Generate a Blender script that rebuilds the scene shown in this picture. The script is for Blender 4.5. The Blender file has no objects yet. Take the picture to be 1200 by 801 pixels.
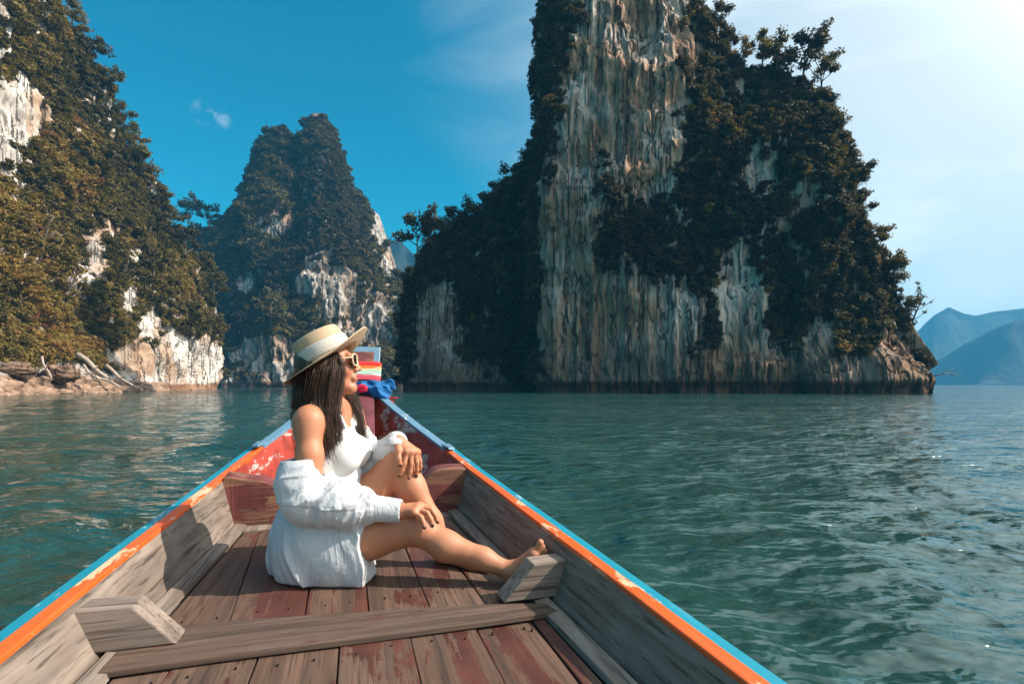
import bpy, bmesh, math, random
import numpy as np
from mathutils import Vector, Matrix
R = math.radians
SC = bpy.context.scene
COL = SC.collection
HC = 1.0            # camera height above the lake
FPX = 620.0         # focal length in photo pixels (photo 1200 wide)
HOR = 450.0         # horizon row in the photo

# ------------------------------------------------------------------ camera, sky, sun, exposure
cam = bpy.data.objects.new('camera', bpy.data.cameras.new('camera'))
COL.objects.link(cam)
cam.location = (0, 0, HC)
cam.rotation_euler = (R(90), 0, 0)
cam.data.sensor_width = 36.0
cam.data.lens = 36.0 * FPX / 1200.0
cam.data.shift_y = (HOR - 400.5) / 1200.0
cam.data.clip_start = 0.05
cam.data.clip_end = 20000
SC.camera = cam

SUN_EL, SUN_AZ = R(40), R(-2.0)             # azimuth from +X towards +Y
sun_dir = Vector((math.cos(SUN_EL) * math.cos(SUN_AZ), math.cos(SUN_EL) * math.sin(SUN_AZ), math.sin(SUN_EL)))
world = bpy.data.worlds.new('World')
SC.world = world
world.use_nodes = True
wt = world.node_tree
wt.nodes.clear()
w_out = wt.nodes.new('ShaderNodeOutputWorld')
w_bg = wt.nodes.new('ShaderNodeBackground')
w_sky = wt.nodes.new('ShaderNodeTexSky')
w_sky.sky_type = 'NISHITA'
w_sky.sun_disc = False
w_sky.sun_elevation = SUN_EL
w_sky.sun_rotation = R(90) - SUN_AZ        # 0 = +Y, clockwise
w_sky.air_density = 1.0
w_sky.dust_density = 1.6
w_sky.ozone_density = 2.2
w_bg.inputs['Strength'].default_value = 0.10
def WN(t, **kw):
    n = wt.nodes.new(t)
    for k, v in kw.items(): setattr(n, k, v)
    return n
# thin high cloud: bright wisps over the clear sky, laid out by direction
w_tc = WN('ShaderNodeTexCoord')
w_map = WN('ShaderNodeMapping'); w_map.inputs['Scale'].default_value = (1.0, 1.0, 2.6)
w_n1 = WN('ShaderNodeTexNoise'); w_n1.inputs['Scale'].default_value = 2.3; w_n1.inputs['Detail'].default_value = 7; w_n1.inputs['Roughness'].default_value = 0.52; w_n1.inputs['Distortion'].default_value = 0.5
w_map.inputs['Location'].default_value = (0.35, 0.1, 0.55)
w_r1 = WN('ShaderNodeValToRGB')
w_r1.color_ramp.elements[0].position = 0.44; w_r1.color_ramp.elements[1].position = 0.66
w_mix = WN('ShaderNodeMix', data_type='RGBA')
w_tint = WN('ShaderNodeMix', data_type='RGBA', blend_type='MULTIPLY')
w_tint.inputs[0].default_value = 1.0
w_tint.inputs[7].default_value = (0.60, 1.03, 0.92, 1)
w_hs = WN('ShaderNodeHueSaturation'); w_hs.inputs['Saturation'].default_value = 1.6
w_m1 = WN('ShaderNodeMath', operation='MULTIPLY'); w_m1.inputs[1].default_value = 0.7
L = wt.links.new
L(w_tc.outputs['Generated'], w_map.inputs['Vector'])
L(w_map.outputs[0], w_n1.inputs['Vector'])
L(w_n1.outputs['Fac'], w_r1.inputs[0])
L(w_sky.outputs[0], w_tint.inputs[6])
L(w_tint.outputs[2], w_hs.inputs['Color'])
# cloud is white lit by the sun, thicker towards the sunny side of the sky
w_dot = WN('ShaderNodeVectorMath', operation='DOT_PRODUCT'); w_dot.inputs[1].default_value = tuple(sun_dir)
w_mr = WN('ShaderNodeMapRange', interpolation_type='SMOOTHSTEP'); w_mr.inputs[1].default_value = 0.1; w_mr.inputs[2].default_value = 0.6
L(w_tc.outputs['Generated'], w_dot.inputs[0])
L(w_dot.outputs['Value'], w_mr.inputs[0])
L(w_r1.outputs[0], w_m1.inputs[0])
w_m2 = WN('ShaderNodeMath', operation='MULTIPLY')
L(w_m1.outputs[0], w_m2.inputs[0]); L(w_mr.outputs[0], w_m2.inputs[1])
w_veil = WN('ShaderNodeMapRange', interpolation_type='SMOOTHSTEP'); w_veil.inputs[1].default_value = 0.0; w_veil.inputs[2].default_value = 0.76; w_veil.inputs[4].default_value = 0.92
w_dot2 = WN('ShaderNodeVectorMath', operation='DOT_PRODUCT'); w_dot2.inputs[1].default_value = tuple(Vector((sun_dir.x, sun_dir.y, 0.30)).normalized())
L(w_tc.outputs['Generated'], w_dot2.inputs[0])
L(w_dot2.outputs['Value'], w_veil.inputs[0])
# the bright aureole of thin haze round the sun
w_glow = WN('ShaderNodeMapRange', interpolation_type='SMOOTHSTEP'); w_glow.inputs[1].default_value = 0.66; w_glow.inputs[2].default_value = 1.0; w_glow.inputs[3].default_value = 1.0; w_glow.inputs[4].default_value = 3.0
L(w_dot.outputs['Value'], w_glow.inputs[0])
w_vc = WN('ShaderNodeVectorMath', operation='SCALE'); w_vc.inputs[0].default_value = (6.0, 6.5, 6.7)
L(w_glow.outputs[0], w_vc.inputs['Scale'])
w_vm = WN('ShaderNodeMix', data_type='RGBA')
L(w_veil.outputs[0], w_vm.inputs[0]); L(w_hs.outputs[0], w_vm.inputs[6]); L(w_vc.outputs[0], w_vm.inputs[7])
# one small wisp low on the left
w_wd = Vector(((248 - 600) / FPX, 1, (HOR - 135) / FPX)).normalized()
w_sub = WN('ShaderNodeVectorMath', operation='SUBTRACT'); w_sub.inputs[1].default_value = tuple(w_wd)
w_sc = WN('ShaderNodeVectorMath', operation='MULTIPLY'); w_sc.inputs[1].default_value = (1.0, 1.0, 1.5)
w_len = WN('ShaderNodeVectorMath', operation='LENGTH')
w_wr = WN('ShaderNodeMapRange', interpolation_type='SMOOTHSTEP'); w_wr.inputs[1].default_value = 0.034; w_wr.inputs[2].default_value = 0.0; w_wr.inputs[4].default_value = 1.0
w_n2 = WN('ShaderNodeTexNoise'); w_n2.inputs['Scale'].default_value = 42; w_n2.inputs['Detail'].default_value = 5
w_wn = WN('ShaderNodeMapRange', interpolation_type='SMOOTHSTEP'); w_wn.inputs[1].default_value = 0.42; w_wn.inputs[2].default_value = 0.72; w_wn.inputs[4].default_value = 0.55
w_wm = WN('ShaderNodeMath', operation='MULTIPLY')
L(w_tc.outputs['Generated'], w_sub.inputs[0]); L(w_sub.outputs[0], w_sc.inputs[0]); L(w_sc.outputs[0], w_len.inputs[0]); L(w_len.outputs['Value'], w_wr.inputs[0])
L(w_tc.outputs['Generated'], w_n2.inputs['Vector']); L(w_n2.outputs['Fac'], w_wn.inputs[0]); L(w_wn.outputs[0], w_wm.inputs[0]); L(w_wr.outputs[0], w_wm.inputs[1])
w_m4 = WN('ShaderNodeMath', operation='ADD', use_clamp=True); L(w_m2.outputs[0], w_m4.inputs[0]); L(w_wm.outputs[0], w_m4.inputs[1])
L(w_m4.outputs[0], w_mix.inputs[0])
L(w_vm.outputs[2], w_mix.inputs[6])
w_mix.inputs[7].default_value = (8.0, 8.3, 8.5, 1)
L(w_mix.outputs[2], w_bg.inputs['Color'])
L(w_bg.outputs[0], w_out.inputs['Surface'])

sun = bpy.data.objects.new('sun', bpy.data.lights.new('sun', 'SUN'))
COL.objects.link(sun)
sun.data.energy = 5.0
sun.data.angle = R(0.5)
sun.data.color = (1.0, 0.90, 0.78)
sun.rotation_euler = sun_dir.to_track_quat('Z', 'Y').to_euler()

SC.view_settings.view_transform = 'Standard'
SC.view_settings.look = 'None'
SC.view_settings.exposure = 0.7
SC.view_settings.gamma = 1.0
SC.view_settings.use_curve_mapping = False
SC.render.engine = 'CYCLES'
SC.cycles.max_bounces = 6
SC.cycles.diffuse_bounces = 2
SC.cycles.glossy_bounces = 3
SC.cycles.transmission_bounces = 4
SC.cycles.volume_bounces = 0
SC.cycles.use_denoising = True
SC.cycles.sample_clamp_indirect = 6.0

# ------------------------------------------------------------------ helpers
rng = np.random.default_rng(7)
random.seed(7)

def hash01(ix, iy, iz, seed):
    h = (ix.astype(np.int64) * 374761393 + iy.astype(np.int64) * 668265263 + iz.astype(np.int64) * 2147483647 + seed * 974634777)
    h = (h ^ (h >> 13)) * 1274126177
    h = h & 0x7fffffff
    h = (h ^ (h >> 16)) * 1103515245 & 0x7fffffff
    return (h & 0xffffff).astype(np.float64) / float(0xffffff)

def vnoise(p, seed=0):
    """smooth value noise in -1..1, p (n,3)"""
    i = np.floor(p).astype(np.int64); f = p - i
    u = f * f * f * (f * (f * 6 - 15) + 10)
    x, y, z = i[:, 0], i[:, 1], i[:, 2]
    def c(dx, dy, dz): return hash01(x + dx, y + dy, z + dz, seed)
    ux, uy, uz = u[:, 0], u[:, 1], u[:, 2]
    a = c(0,0,0) * (1-ux) + c(1,0,0) * ux; b = c(0,1,0) * (1-ux) + c(1,1,0) * ux
    d = c(0,0,1) * (1-ux) + c(1,0,1) * ux; e = c(0,1,1) * (1-ux) + c(1,1,1) * ux
    return ((a * (1-uy) + b * uy) * (1-uz) + (d * (1-uy) + e * uy) * uz) * 2 - 1

def fbm(p, octv=4, seed=0, gain=0.5, lac=2.03):
    s = np.zeros(len(p)); a = 1.0; q = np.array(p, float)
    for o in range(octv):
        s += a * vnoise(q, seed + o * 17); a *= gain; q = q * lac + 13.7
    return s

def mesh_from(name, verts, faces, smooth=False):
    me = bpy.data.meshes.new(name)
    verts = np.asarray(verts, np.float32)
    faces = np.asarray(faces, np.int32)
    k = faces.shape[1]
    me.vertices.add(len(verts)); me.vertices.foreach_set('co', verts.ravel())
    me.loops.add(faces.size); me.loops.foreach_set('vertex_index', faces.ravel())
    me.polygons.add(len(faces))
    me.polygons.foreach_set('loop_start', np.arange(0, faces.size, k, dtype=np.int32))
    me.polygons.foreach_set('loop_total', np.full(len(faces), k, np.int32))
    if smooth: me.polygons.foreach_set('use_smooth', np.ones(len(faces), bool))
    me.update(calc_edges=True)
    me.validate()
    return me

def tag(o, label=None, cat=None, group=None, kind=None):
    if label: o['label'] = label
    if cat: o['category'] = cat
    if group: o['group'] = group
    if kind: o['kind'] = kind
    return o

def obj(name, me, mat=None, parent=None):
    o = bpy.data.objects.new(name, me)
    COL.objects.link(o)
    if mat is not None and not me.materials: me.materials.append(mat)
    if parent is not None: o.parent = parent
    return o

def empty(name, loc=(0, 0, 0), rz=0.0):
    o = bpy.data.objects.new(name, None)
    COL.objects.link(o); o.location = loc; o.rotation_euler = (0, 0, rz); o.empty_display_size = 0.2
    return o

def smoothstep(a, b, x):
    t = np.clip((x - a) / (b - a), 0, 1)
    return t * t * (3 - 2 * t)

class MB:
    """collects n-gons (as python lists) for small parts"""
    def __init__(s): s.v = []; s.f = []
    def add(s, vs, fs):
        b = len(s.v); s.v += [tuple(map(float, v)) for v in vs]; s.f += [tuple(i + b for i in f) for f in fs]
    def hexa(s, p):   # 8 corners: bottom loop 0-3, top loop 4-7
        s.add(p, [(3,2,1,0), (4,5,6,7), (0,1,5,4), (1,2,6,5), (2,3,7,6), (3,0,4,7)])
    def box(s, x0, x1, y0, y1, z0, z1):
        s.hexa([(x0,y0,z0),(x1,y0,z0),(x1,y1,z0),(x0,y1,z0),(x0,y0,z1),(x1,y0,z1),(x1,y1,z1),(x0,y1,z1)])
    def loft(s, secs, closed=True, caps=True):
        n = len(secs[0]); b = len(s.v)
        for c in secs: s.v += [tuple(map(float, v)) for v in c]
        for i in range(len(secs) - 1):
            for j in range(n if closed else n - 1):
                k = (j + 1) % n
                s.f.append((b+i*n+j, b+i*n+k, b+(i+1)*n+k, b+(i+1)*n+j))
        if caps and closed:
            s.f.append(tuple(b + j for j in range(n))[::-1]); s.f.append(tuple(b + (len(secs)-1)*n + j for j in range(n)))
    def tube(s, pts, rad, sides=6, caps=True):
        pts = [Vector(p) for p in pts]; secs = []
        up = Vector((0.123, 0.3, 1)).normalized()
        for i, p in enumerate(pts):
            d = (pts[min(i+1, len(pts)-1)] - pts[max(i-1, 0)]).normalized()
            x = d.cross(up); x = x.normalized() if x.length > 1e-4 else d.orthogonal().normalized()
            y = x.cross(d); r = rad[i] if hasattr(rad, '__len__') else rad
            secs.append([p + x * (r * math.cos(2*math.pi*k/sides)) + y * (r * math.sin(2*math.pi*k/sides)) for k in range(sides)])
        s.loft(secs, True, caps)
    def mesh(s, name, smooth=False):
        me = bpy.data.meshes.new(name); me.from_pydata(s.v, [], s.f)
        bm = bmesh.new(); bm.from_mesh(me); bmesh.ops.recalc_face_normals(bm, faces=bm.faces); bm.to_mesh(me); bm.free()
        if smooth:
            for p in me.polygons: p.use_smooth = True
        me.update()
        return me
    def build(s, name, mat, parent=None, smooth=False, bevel=0.0, seg=2):
        o = obj(name, s.mesh(name, smooth), mat, parent)
        if bevel:
            m = o.modifiers.new('bevel', 'BEVEL'); m.width = bevel; m.segments = seg; m.limit_method = 'ANGLE'; m.angle_limit = R(40)
            m.harden_normals = False
        return o

# ---- node material helpers
class NM:
    def __init__(s, name):
        s.m = bpy.data.materials.new(name); s.m.use_nodes = True; s.t = s.m.node_tree
        s.b = s.t.nodes['Principled BSDF']; s.out = s.t.nodes['Material Output']
    def n(s, ty, ins=None, **kw):
        n = s.t.nodes.new(ty)
        for k, v in kw.items(): setattr(n, k, v)
        for k, v in (ins or {}).items(): s.set(n, k, v)
        return n
    def set(s, n, k, v):
        if isinstance(v, bpy.types.NodeSocket): s.t.links.new(v, n.inputs[k])
        else: n.inputs[k].default_value = v
    def p(s, k, v): s.set(s.b, k, v)
    def coord(s, scale=(1, 1, 1), kind='Object', rnd=0.0, rot=(0, 0, 0)):
        tc = s.n('ShaderNodeTexCoord').outputs[kind]
        if rnd:
            oi = s.n('ShaderNodeObjectInfo').outputs['Random']
            mul = s.n('ShaderNodeMath', {0: oi, 1: rnd}, operation='MULTIPLY').outputs[0]
            tc = s.n('ShaderNodeVectorMath', {0: tc, 1: mul}, operation='ADD').outputs[0]
        return s.n('ShaderNodeMapping', {'Vector': tc, 'Scale': scale, 'Rotation': rot}).outputs[0]
    def noise(s, vec, scale, detail=4, rough=0.55, dist=0.0):
        return s.n('ShaderNodeTexNoise', {'Vector': vec, 'Scale': scale, 'Detail': detail, 'Roughness': rough, 'Distortion': dist}).outputs['Fac']
    def ramp(s, fac, stops, interp='LINEAR'):
        r = s.n('ShaderNodeValToRGB', {0: fac}); cr = r.color_ramp; cr.interpolation = interp
        while len(cr.elements) < len(stops): cr.elements.new(0.5)
        for e, (pos, c) in zip(cr.elements, stops):
            e.position = pos; e.color = (c, c, c, 1) if not hasattr(c, '__len__') else (*c, 1)
        return r.outputs[0]
    def mix(s, fac, a, b, blend='MIX'):
        n = s.n('ShaderNodeMix', data_type='RGBA', blend_type=blend)
        for k, v in ((0, fac), (6, a), (7, b)):
            if hasattr(v, '__len__') and not isinstance(v, bpy.types.NodeSocket): v = (*v, 1)[:4]
            s.set(n, k, v)
        return n.outputs[2]
    def math(s, op, a, b=0.0):
        return s.n('ShaderNodeMath', {0: a, 1: b}, operation=op).outputs[0]
    def mr(s, v, a, b, c=0.0, d=1.0):
        return s.n('ShaderNodeMapRange', {0: v, 1: a, 2: b, 3: c, 4: d}, interpolation_type='SMOOTHSTEP').outputs[0]
    def bump(s, h, strength=0.3, dist=0.02, normal=None):
        ins = {'Height': h, 'Strength': strength, 'Distance': dist}
        if normal is not None: ins['Normal'] = normal
        return s.n('ShaderNodeBump', ins).outputs[0]

def px(x, y, Y):
    """point at depth Y seen at photo pixel (x, y)"""
    return np.array(((x - 600) / FPX * Y, Y, HC - (y - HOR) / FPX * Y))
# ------------------------------------------------------------------ setting materials
def mat_rock(name, light=1.0, warm=0.0, band=1.6, rust=(0.30, 0.13, 0.07), scale=1.0, low=0.0):
    m = NM(name)
    st = m.coord((1.0*scale, 1.0*scale, 0.032*scale)); iso = m.coord((scale, scale, scale)); mid = m.coord((scale, scale, 0.14*scale))
    n1 = m.noise(st, 0.27, 10, 0.66, 0.3); n2 = m.noise(st, 1.15, 8, 0.68, 0.15); n5 = m.noise(m.coord((scale, scale, 0.016*scale)), 0.42, 5, 0.58, 0.2); n3 = m.noise(iso, 0.13, 4, 0.55); n4 = m.noise(mid, 1.5, 9, 0.7, 0.6)
    base = m.ramp(n1, [(0.29, (0.024, 0.018, 0.014)), (0.365, (0.15, 0.12, 0.10)), (0.43, (0.42, 0.37, 0.32)), (0.55, (0.66, 0.60, 0.53)), (0.75, (0.76, 0.71, 0.64))])
    tan = m.ramp(n2, [(0.3, (0.10, 0.055, 0.034)), (0.5, (0.38, 0.225, 0.13)), (0.7, (0.54, 0.40, 0.28))])
    c = m.mix(m.ramp(n3, [(0.50 - warm*0.15, 0.0), (0.62 - warm*0.15, 0.85)]), base, tan)
    c = m.mix(m.ramp(n2, [(0.35, 0.92), (0.42, 0.0)]), c, (0.022, 0.018, 0.016))     # black seepage streaks
    c = m.mix(m.ramp(n4, [(0.36, 0.75), (0.46, 0.0)]), c, (0.075, 0.055, 0.042))      # dark brown in the pits
    crev = m.ramp(m.math('ABSOLUTE', m.math('SUBTRACT', n5, 0.5)), [(0.006, 1.0), (0.020, 0.0)])
    c = m.mix(m.math('MULTIPLY', crev, 0.8), c, (0.028, 0.020, 0.016))       # long upright crevices, their shade put into the colour
    if warm > 0.3: c = m.mix(1.0, c, (1.08, 0.98, 0.92), 'MULTIPLY')
    if light != 1.0: c = m.mix(1.0, c, (light, light, light), 'MULTIPLY')
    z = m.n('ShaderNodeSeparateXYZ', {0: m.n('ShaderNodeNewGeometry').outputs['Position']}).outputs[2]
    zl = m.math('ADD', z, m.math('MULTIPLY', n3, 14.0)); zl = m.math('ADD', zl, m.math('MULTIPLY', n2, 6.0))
    if low: c = m.mix(m.mr(zl, low + 12.0, low + 4.0, 0, 0.72), c, m.mix(n2, (0.30, 0.17, 0.10), (0.07, 0.045, 0.032)))       # earth brown towards the water
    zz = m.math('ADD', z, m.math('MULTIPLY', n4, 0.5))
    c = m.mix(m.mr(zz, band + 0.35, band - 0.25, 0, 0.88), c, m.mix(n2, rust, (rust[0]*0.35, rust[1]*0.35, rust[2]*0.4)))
    m.p('Base Color', c); m.p('Roughness', 0.92); m.p('Specular IOR Level', 0.15)
    h = m.math('ADD', m.math('MULTIPLY', n1, 0.8), m.math('ADD', m.math('MULTIPLY', n4, 1.5), m.math('MULTIPLY', n2, 0.7)))
    h = m.math('SUBTRACT', h, m.math('MULTIPLY', crev, 0.9)); m.p('Normal', m.bump(h, 1.0, 0.34/scale))
    return m.m

def mat_leaf(name, cols, trans=0.35):
    """leaf colours picked per instance and per patch of crown"""
    m = NM(name)
    rnd = m.n('ShaderNodeObjectInfo').outputs['Random']
    at = m.n('ShaderNodeAttribute', attribute_name='tint', attribute_type='INSTANCER').outputs['Fac']
    n = m.noise(m.coord(), 1.3, 3, 0.6)
    oc = m.n('ShaderNodeSeparateColor', {0: m.n('ShaderNodeObjectInfo').outputs['Color']}).outputs[0]
    at = m.math('ADD', at, m.math('SUBTRACT', 1.0, oc))
    f = m.math('ADD', m.math('ADD', m.math('MULTIPLY', rnd, 0.30), m.math('MULTIPLY', m.math('SUBTRACT', n, 0.5), 0.5)), at)
    c = m.ramp(f, cols)
    m.p('Base Color', c); m.p('Roughness', 0.6); m.p('Specular IOR Level', 0.25)
    tr = m.n('ShaderNodeBsdfTranslucent', {'Color': m.mix(1.0, c, (1.3, 1.15, 0.6), 'MULTIPLY')})
    mx = m.n('ShaderNodeMixShader', {0: trans, 1: m.b.outputs[0], 2: tr.outputs[0]})
    m.t.links.new(mx.outputs[0], m.out.inputs['Surface'])
    return m.m

LEAFCOL = [(0.0, (0.040, 0.030, 0.015)), (0.22, (0.062, 0.050, 0.017)), (0.45, (0.125, 0.098, 0.024)), (0.68, (0.225, 0.160, 0.034)), (0.88, (0.29, 0.165, 0.045)), (1.0, (0.22, 0.10, 0.04))]
M_LEAF = mat_leaf('foliage', LEAFCOL)
M_BARK = NM('bark'); M_BARK.p('Base Color', M_BARK.ramp(M_BARK.noise(M_BARK.coord((3, 3, 0.6)), 3.0), [(0.3, (0.05, 0.035, 0.025)), (0.7, (0.22, 0.17, 0.13))])); M_BARK.p('Roughness', 0.95); M_BARK = M_BARK.m
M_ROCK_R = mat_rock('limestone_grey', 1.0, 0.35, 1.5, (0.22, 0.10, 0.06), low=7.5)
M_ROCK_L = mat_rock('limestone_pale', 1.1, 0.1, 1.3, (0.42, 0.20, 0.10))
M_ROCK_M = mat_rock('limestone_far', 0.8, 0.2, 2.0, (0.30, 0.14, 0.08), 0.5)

# ------------------------------------------------------------------ lake
def build_water():
    # polar sheet centred under the camera, fine near and in view, coarse far away
    r = [0.05]; 
    while r[-1] < 60: r.append(r[-1] + max(0.03, r[-1] * 0.011))
    while r[-1] < 9000: r.append(r[-1] * 1.09)
    r = np.array(r)
    a = np.concatenate([np.linspace(R(20), R(160), 620), np.linspace(R(160), R(380), 90)[1:-1]])
    na, nr = len(a), len(r)
    X = np.outer(r, np.cos(a)); Y = np.outer(r, np.sin(a))
    P = np.stack([X.ravel(), Y.ravel()], 1)
    Z = np.zeros(len(P))
    g = np.random.default_rng(3)
    rr = np.hypot(P[:, 0], P[:, 1])
    for lam, amp, nw in ((4.5, 0.018, 5), (2.2, 0.018, 8), (1.1, 0.014, 12), (0.55, 0.0075, 12)):
        for k in range(nw):
            th = R(205) + g.normal(0, 0.55); l = lam * g.uniform(0.75, 1.3); ph = g.uniform(0, 6.28)
            fade = np.clip(1 - rr * 0.011 * 3.0 / l, 0, 1)
            w = np.sin((P[:, 0] * math.cos(th) + P[:, 1] * math.sin(th)) * 2 * math.pi / l + ph + 1.2 * vnoise(np.column_stack([P * 0.25 / lam, np.full(len(P), k * 3.1)]), 5))
            Z += amp / math.sqrt(nw) * 2.1 * fade * (1 - np.abs(w) * 0.5) * w
    V = np.column_stack([P, Z])
    i = np.arange(nr - 1)[:, None] * na; j = np.arange(na)[None, :]; j2 = (j + 1) % na
    F = np.stack([i + j, i + na + j, i + na + j2, i + j2], -1).reshape(-1, 4)
    me = mesh_from('lake_water', V, F, True)
    m = NM('lake_water')
    pos = m.n('ShaderNodeNewGeometry').outputs['Position']
    def mp(sx, sy, rot): return m.n('ShaderNodeMapping', {'Vector': pos, 'Scale': (sx, sy, 1), 'Rotation': (0, 0, R(rot))}).outputs[0]
    a1 = m.noise(mp(1.0, 2.2, 20), 0.6, 2, 0.5, 0.3)
    a2 = m.noise(mp(1.0, 2.0, 32), 1.9, 2, 0.5, 0.25)
    a3 = m.noise(mp(1.0, 1.8, 8), 5.5, 2, 0.5, 0.2)
    big = m.noise(mp(1.0, 2.5, 10), 0.08, 3, 0.5)
    h = m.math('ADD', m.math('MULTIPLY', a1, 0.22), m.math('ADD', m.math('MULTIPLY', a2, 0.15), m.math('MULTIPLY', a3, 0.045)))
    h = m.math('MULTIPLY', h, m.mr(big, 0.3, 0.7, 0.7, 1.25))
    m.p('Normal', m.bump(h, 1.0, 1.0))
    m.p('Base Color', m.mix(m.ramp(big, [(0.3, 0.0), (0.7, 1.0)]), (0.012, 0.044, 0.038), (0.020, 0.062, 0.054)))
    m.p('Roughness', 0.045); m.p('IOR', 1.45); m.p('Specular IOR Level', 0.5)
    o = obj('lake_water', me, m.m); tag(o, kind='structure')
build_water()

# ------------------------------------------------------------------ limestone karsts
def curve(tab, t):
    tab = np.array(tab, float); return np.stack([np.interp(t, tab[:, 0], tab[:, k]) for k in range(1, tab.shape[1])], 1)

def karst(name, base, ridge, back, x0, x1, nu, nv, p=2.5, amp=(1.2, 0.45, 0.2), freq=1.0, seed=1, mat=None, undercut=0.7, ridge_noise=0.8, jag=0.0, fade=0.92):
    """base: (x, Y) waterline in photo columns and depth; ridge: (x, y, Y); back: how far (dx, dy) the rear foot lies behind"""
    xs = np.linspace(x0, x1, nu)
    t = (xs - x0) / (x1 - x0)
    B = curve(base, xs); RG = curve([(r[0], r[0], r[1], r[2]) for r in ridge], xs)
    bx = (xs - 600) / FPX * B[:, 0]; by = B[:, 0]
    rx = (RG[:, 0] - 600) / FPX * RG[:, 2]; ry = RG[:, 2]; rz = HC - (RG[:, 1] - HOR) / FPX * RG[:, 2]
    q = np.column_stack([rx, ry, np.zeros(nu)])
    rz = np.maximum(0.3, rz + ridge_noise * fbm(q * 0.25 * freq, 3, seed + 50) + jag * vnoise(q * 0.9 * freq, seed + 60))
    # front face, then rear face (coarser) sharing the ridge
    v = np.concatenate([[-2.0 / 40], np.linspace(0, 1, nv) ** 0.95])
    def face(fx, fy, k=slice(None)):
        Lh = np.clip(v, 0, 1)[:, None] ** p
        X = fx[None, :] * (1 - Lh) + rx[k][None, :] * Lh; Y = fy[None, :] * (1 - Lh) + ry[k][None, :] * Lh
        Z = v[:, None] * rz[k][None, :]
        return np.stack([X, Y, Z], -1)
    G = face(bx, by)
    kb = max(1, nu // 60); sel = np.unique(np.concatenate([np.arange(0, nu, kb), [nu - 1]]))
    def disp(G, sign):
        du = np.gradient(G, axis=1); dv = np.gradient(G, axis=0)
        N = np.cross(du, dv) * sign; N /= np.linalg.norm(N, axis=-1, keepdims=True) + 1e-9
        Pn = G.reshape(-1, 3); n2 = N.reshape(-1, 3)
        fl = np.column_stack([Pn[:, 0], Pn[:, 1], Pn[:, 2] * 0.05]) * freq
        d = amp[0] * fbm(Pn * 0.11 * freq, 4, seed)
        fl2 = fl + 0.5 * np.column_stack([fbm(Pn * 0.35 * freq, 2, seed + 3), fbm(Pn * 0.35 * freq, 2, seed + 4), np.zeros(len(Pn))])
        rid = 1 - np.abs(fbm(fl2 * 0.30, 3, seed + 7)) * 1.8
        d += amp[1] * rid
        d += amp[2] * fbm(Pn * np.array([1.0, 1.0, 0.28]) * 1.15 * freq, 3, seed + 9)
        # ledges
        d += amp[2] * 0.45 * np.maximum(0, vnoise(Pn * np.array([0.18, 0.18, 0.9]) * freq, seed + 11))
        cr = np.abs(vnoise(Pn * np.array([1.5, 1.5, 0.18]) * freq + 0.6 * vnoise(Pn * 0.7 * freq, seed + 21)[:, None], seed + 13)); d -= amp[2] * 0.9 * (1 - smoothstep(0.0, 0.22, cr))
        d += amp[2] * 0.45 * fbm(Pn * np.array([3.1, 3.1, 0.6]) * freq, 2, seed + 15)
        z = Pn[:, 2]
        d -= undercut * smoothstep(1.5, 0.4, z)
        vv = np.repeat(v, G.shape[1]); d *= 1 - smoothstep(fade, 1.0, vv)
        return (Pn + n2 * d[:, None]).reshape(G.shape), N
    G2, N = disp(G, 1.0)
    nvv = len(v)
    Bk = face(bx[sel] + back[0], by[sel] + back[1], sel)
    Bk2, _ = disp(Bk, -1.0)
    V = np.concatenate([G2.reshape(-1, 3), Bk2.reshape(-1, 3)])
    def quads(nr, nc, off, flip):
        i = np.arange(nr - 1)[:, None] * nc; j = np.arange(nc - 1)[None, :]
        q = [i + j, i + j + 1, i + nc + j + 1, i + nc + j]
        return (np.stack(q[::-1] if flip else q, -1).reshape(-1, 4)) + off
    F = np.concatenate([quads(nvv, nu, 0, False), quads(nvv, len(sel), nvv * nu, True)])
    # side walls
    L = []
    for a, b in ((0, 0), (nu - 1, len(sel) - 1)):
        for i in range(nvv - 1):
            L.append([i * nu + a, (i + 1) * nu + a, nvv * nu + (i + 1) * len(sel) + b, nvv * nu + i * len(sel) + b])
    F = np.concatenate([F, np.array(L)])
    me = mesh_from(name, V, F, True)
    o = obj(name, me, mat); tag(o, kind='structure')
    # recompute displaced normals for planting
    du = np.gradient(G2, axis=1); dv = np.gradient(G2, axis=0); N2 = np.cross(du, dv); N2 /= np.linalg.norm(N2, axis=-1, keepdims=True) + 1e-9
    area = np.linalg.norm(np.cross(du, dv), axis=-1)
    return dict(P=G2.reshape(-1, 3), N=N2.reshape(-1, 3), A=area.reshape(-1), ridge=np.column_stack([rx, ry, rz]), o=o)

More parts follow.
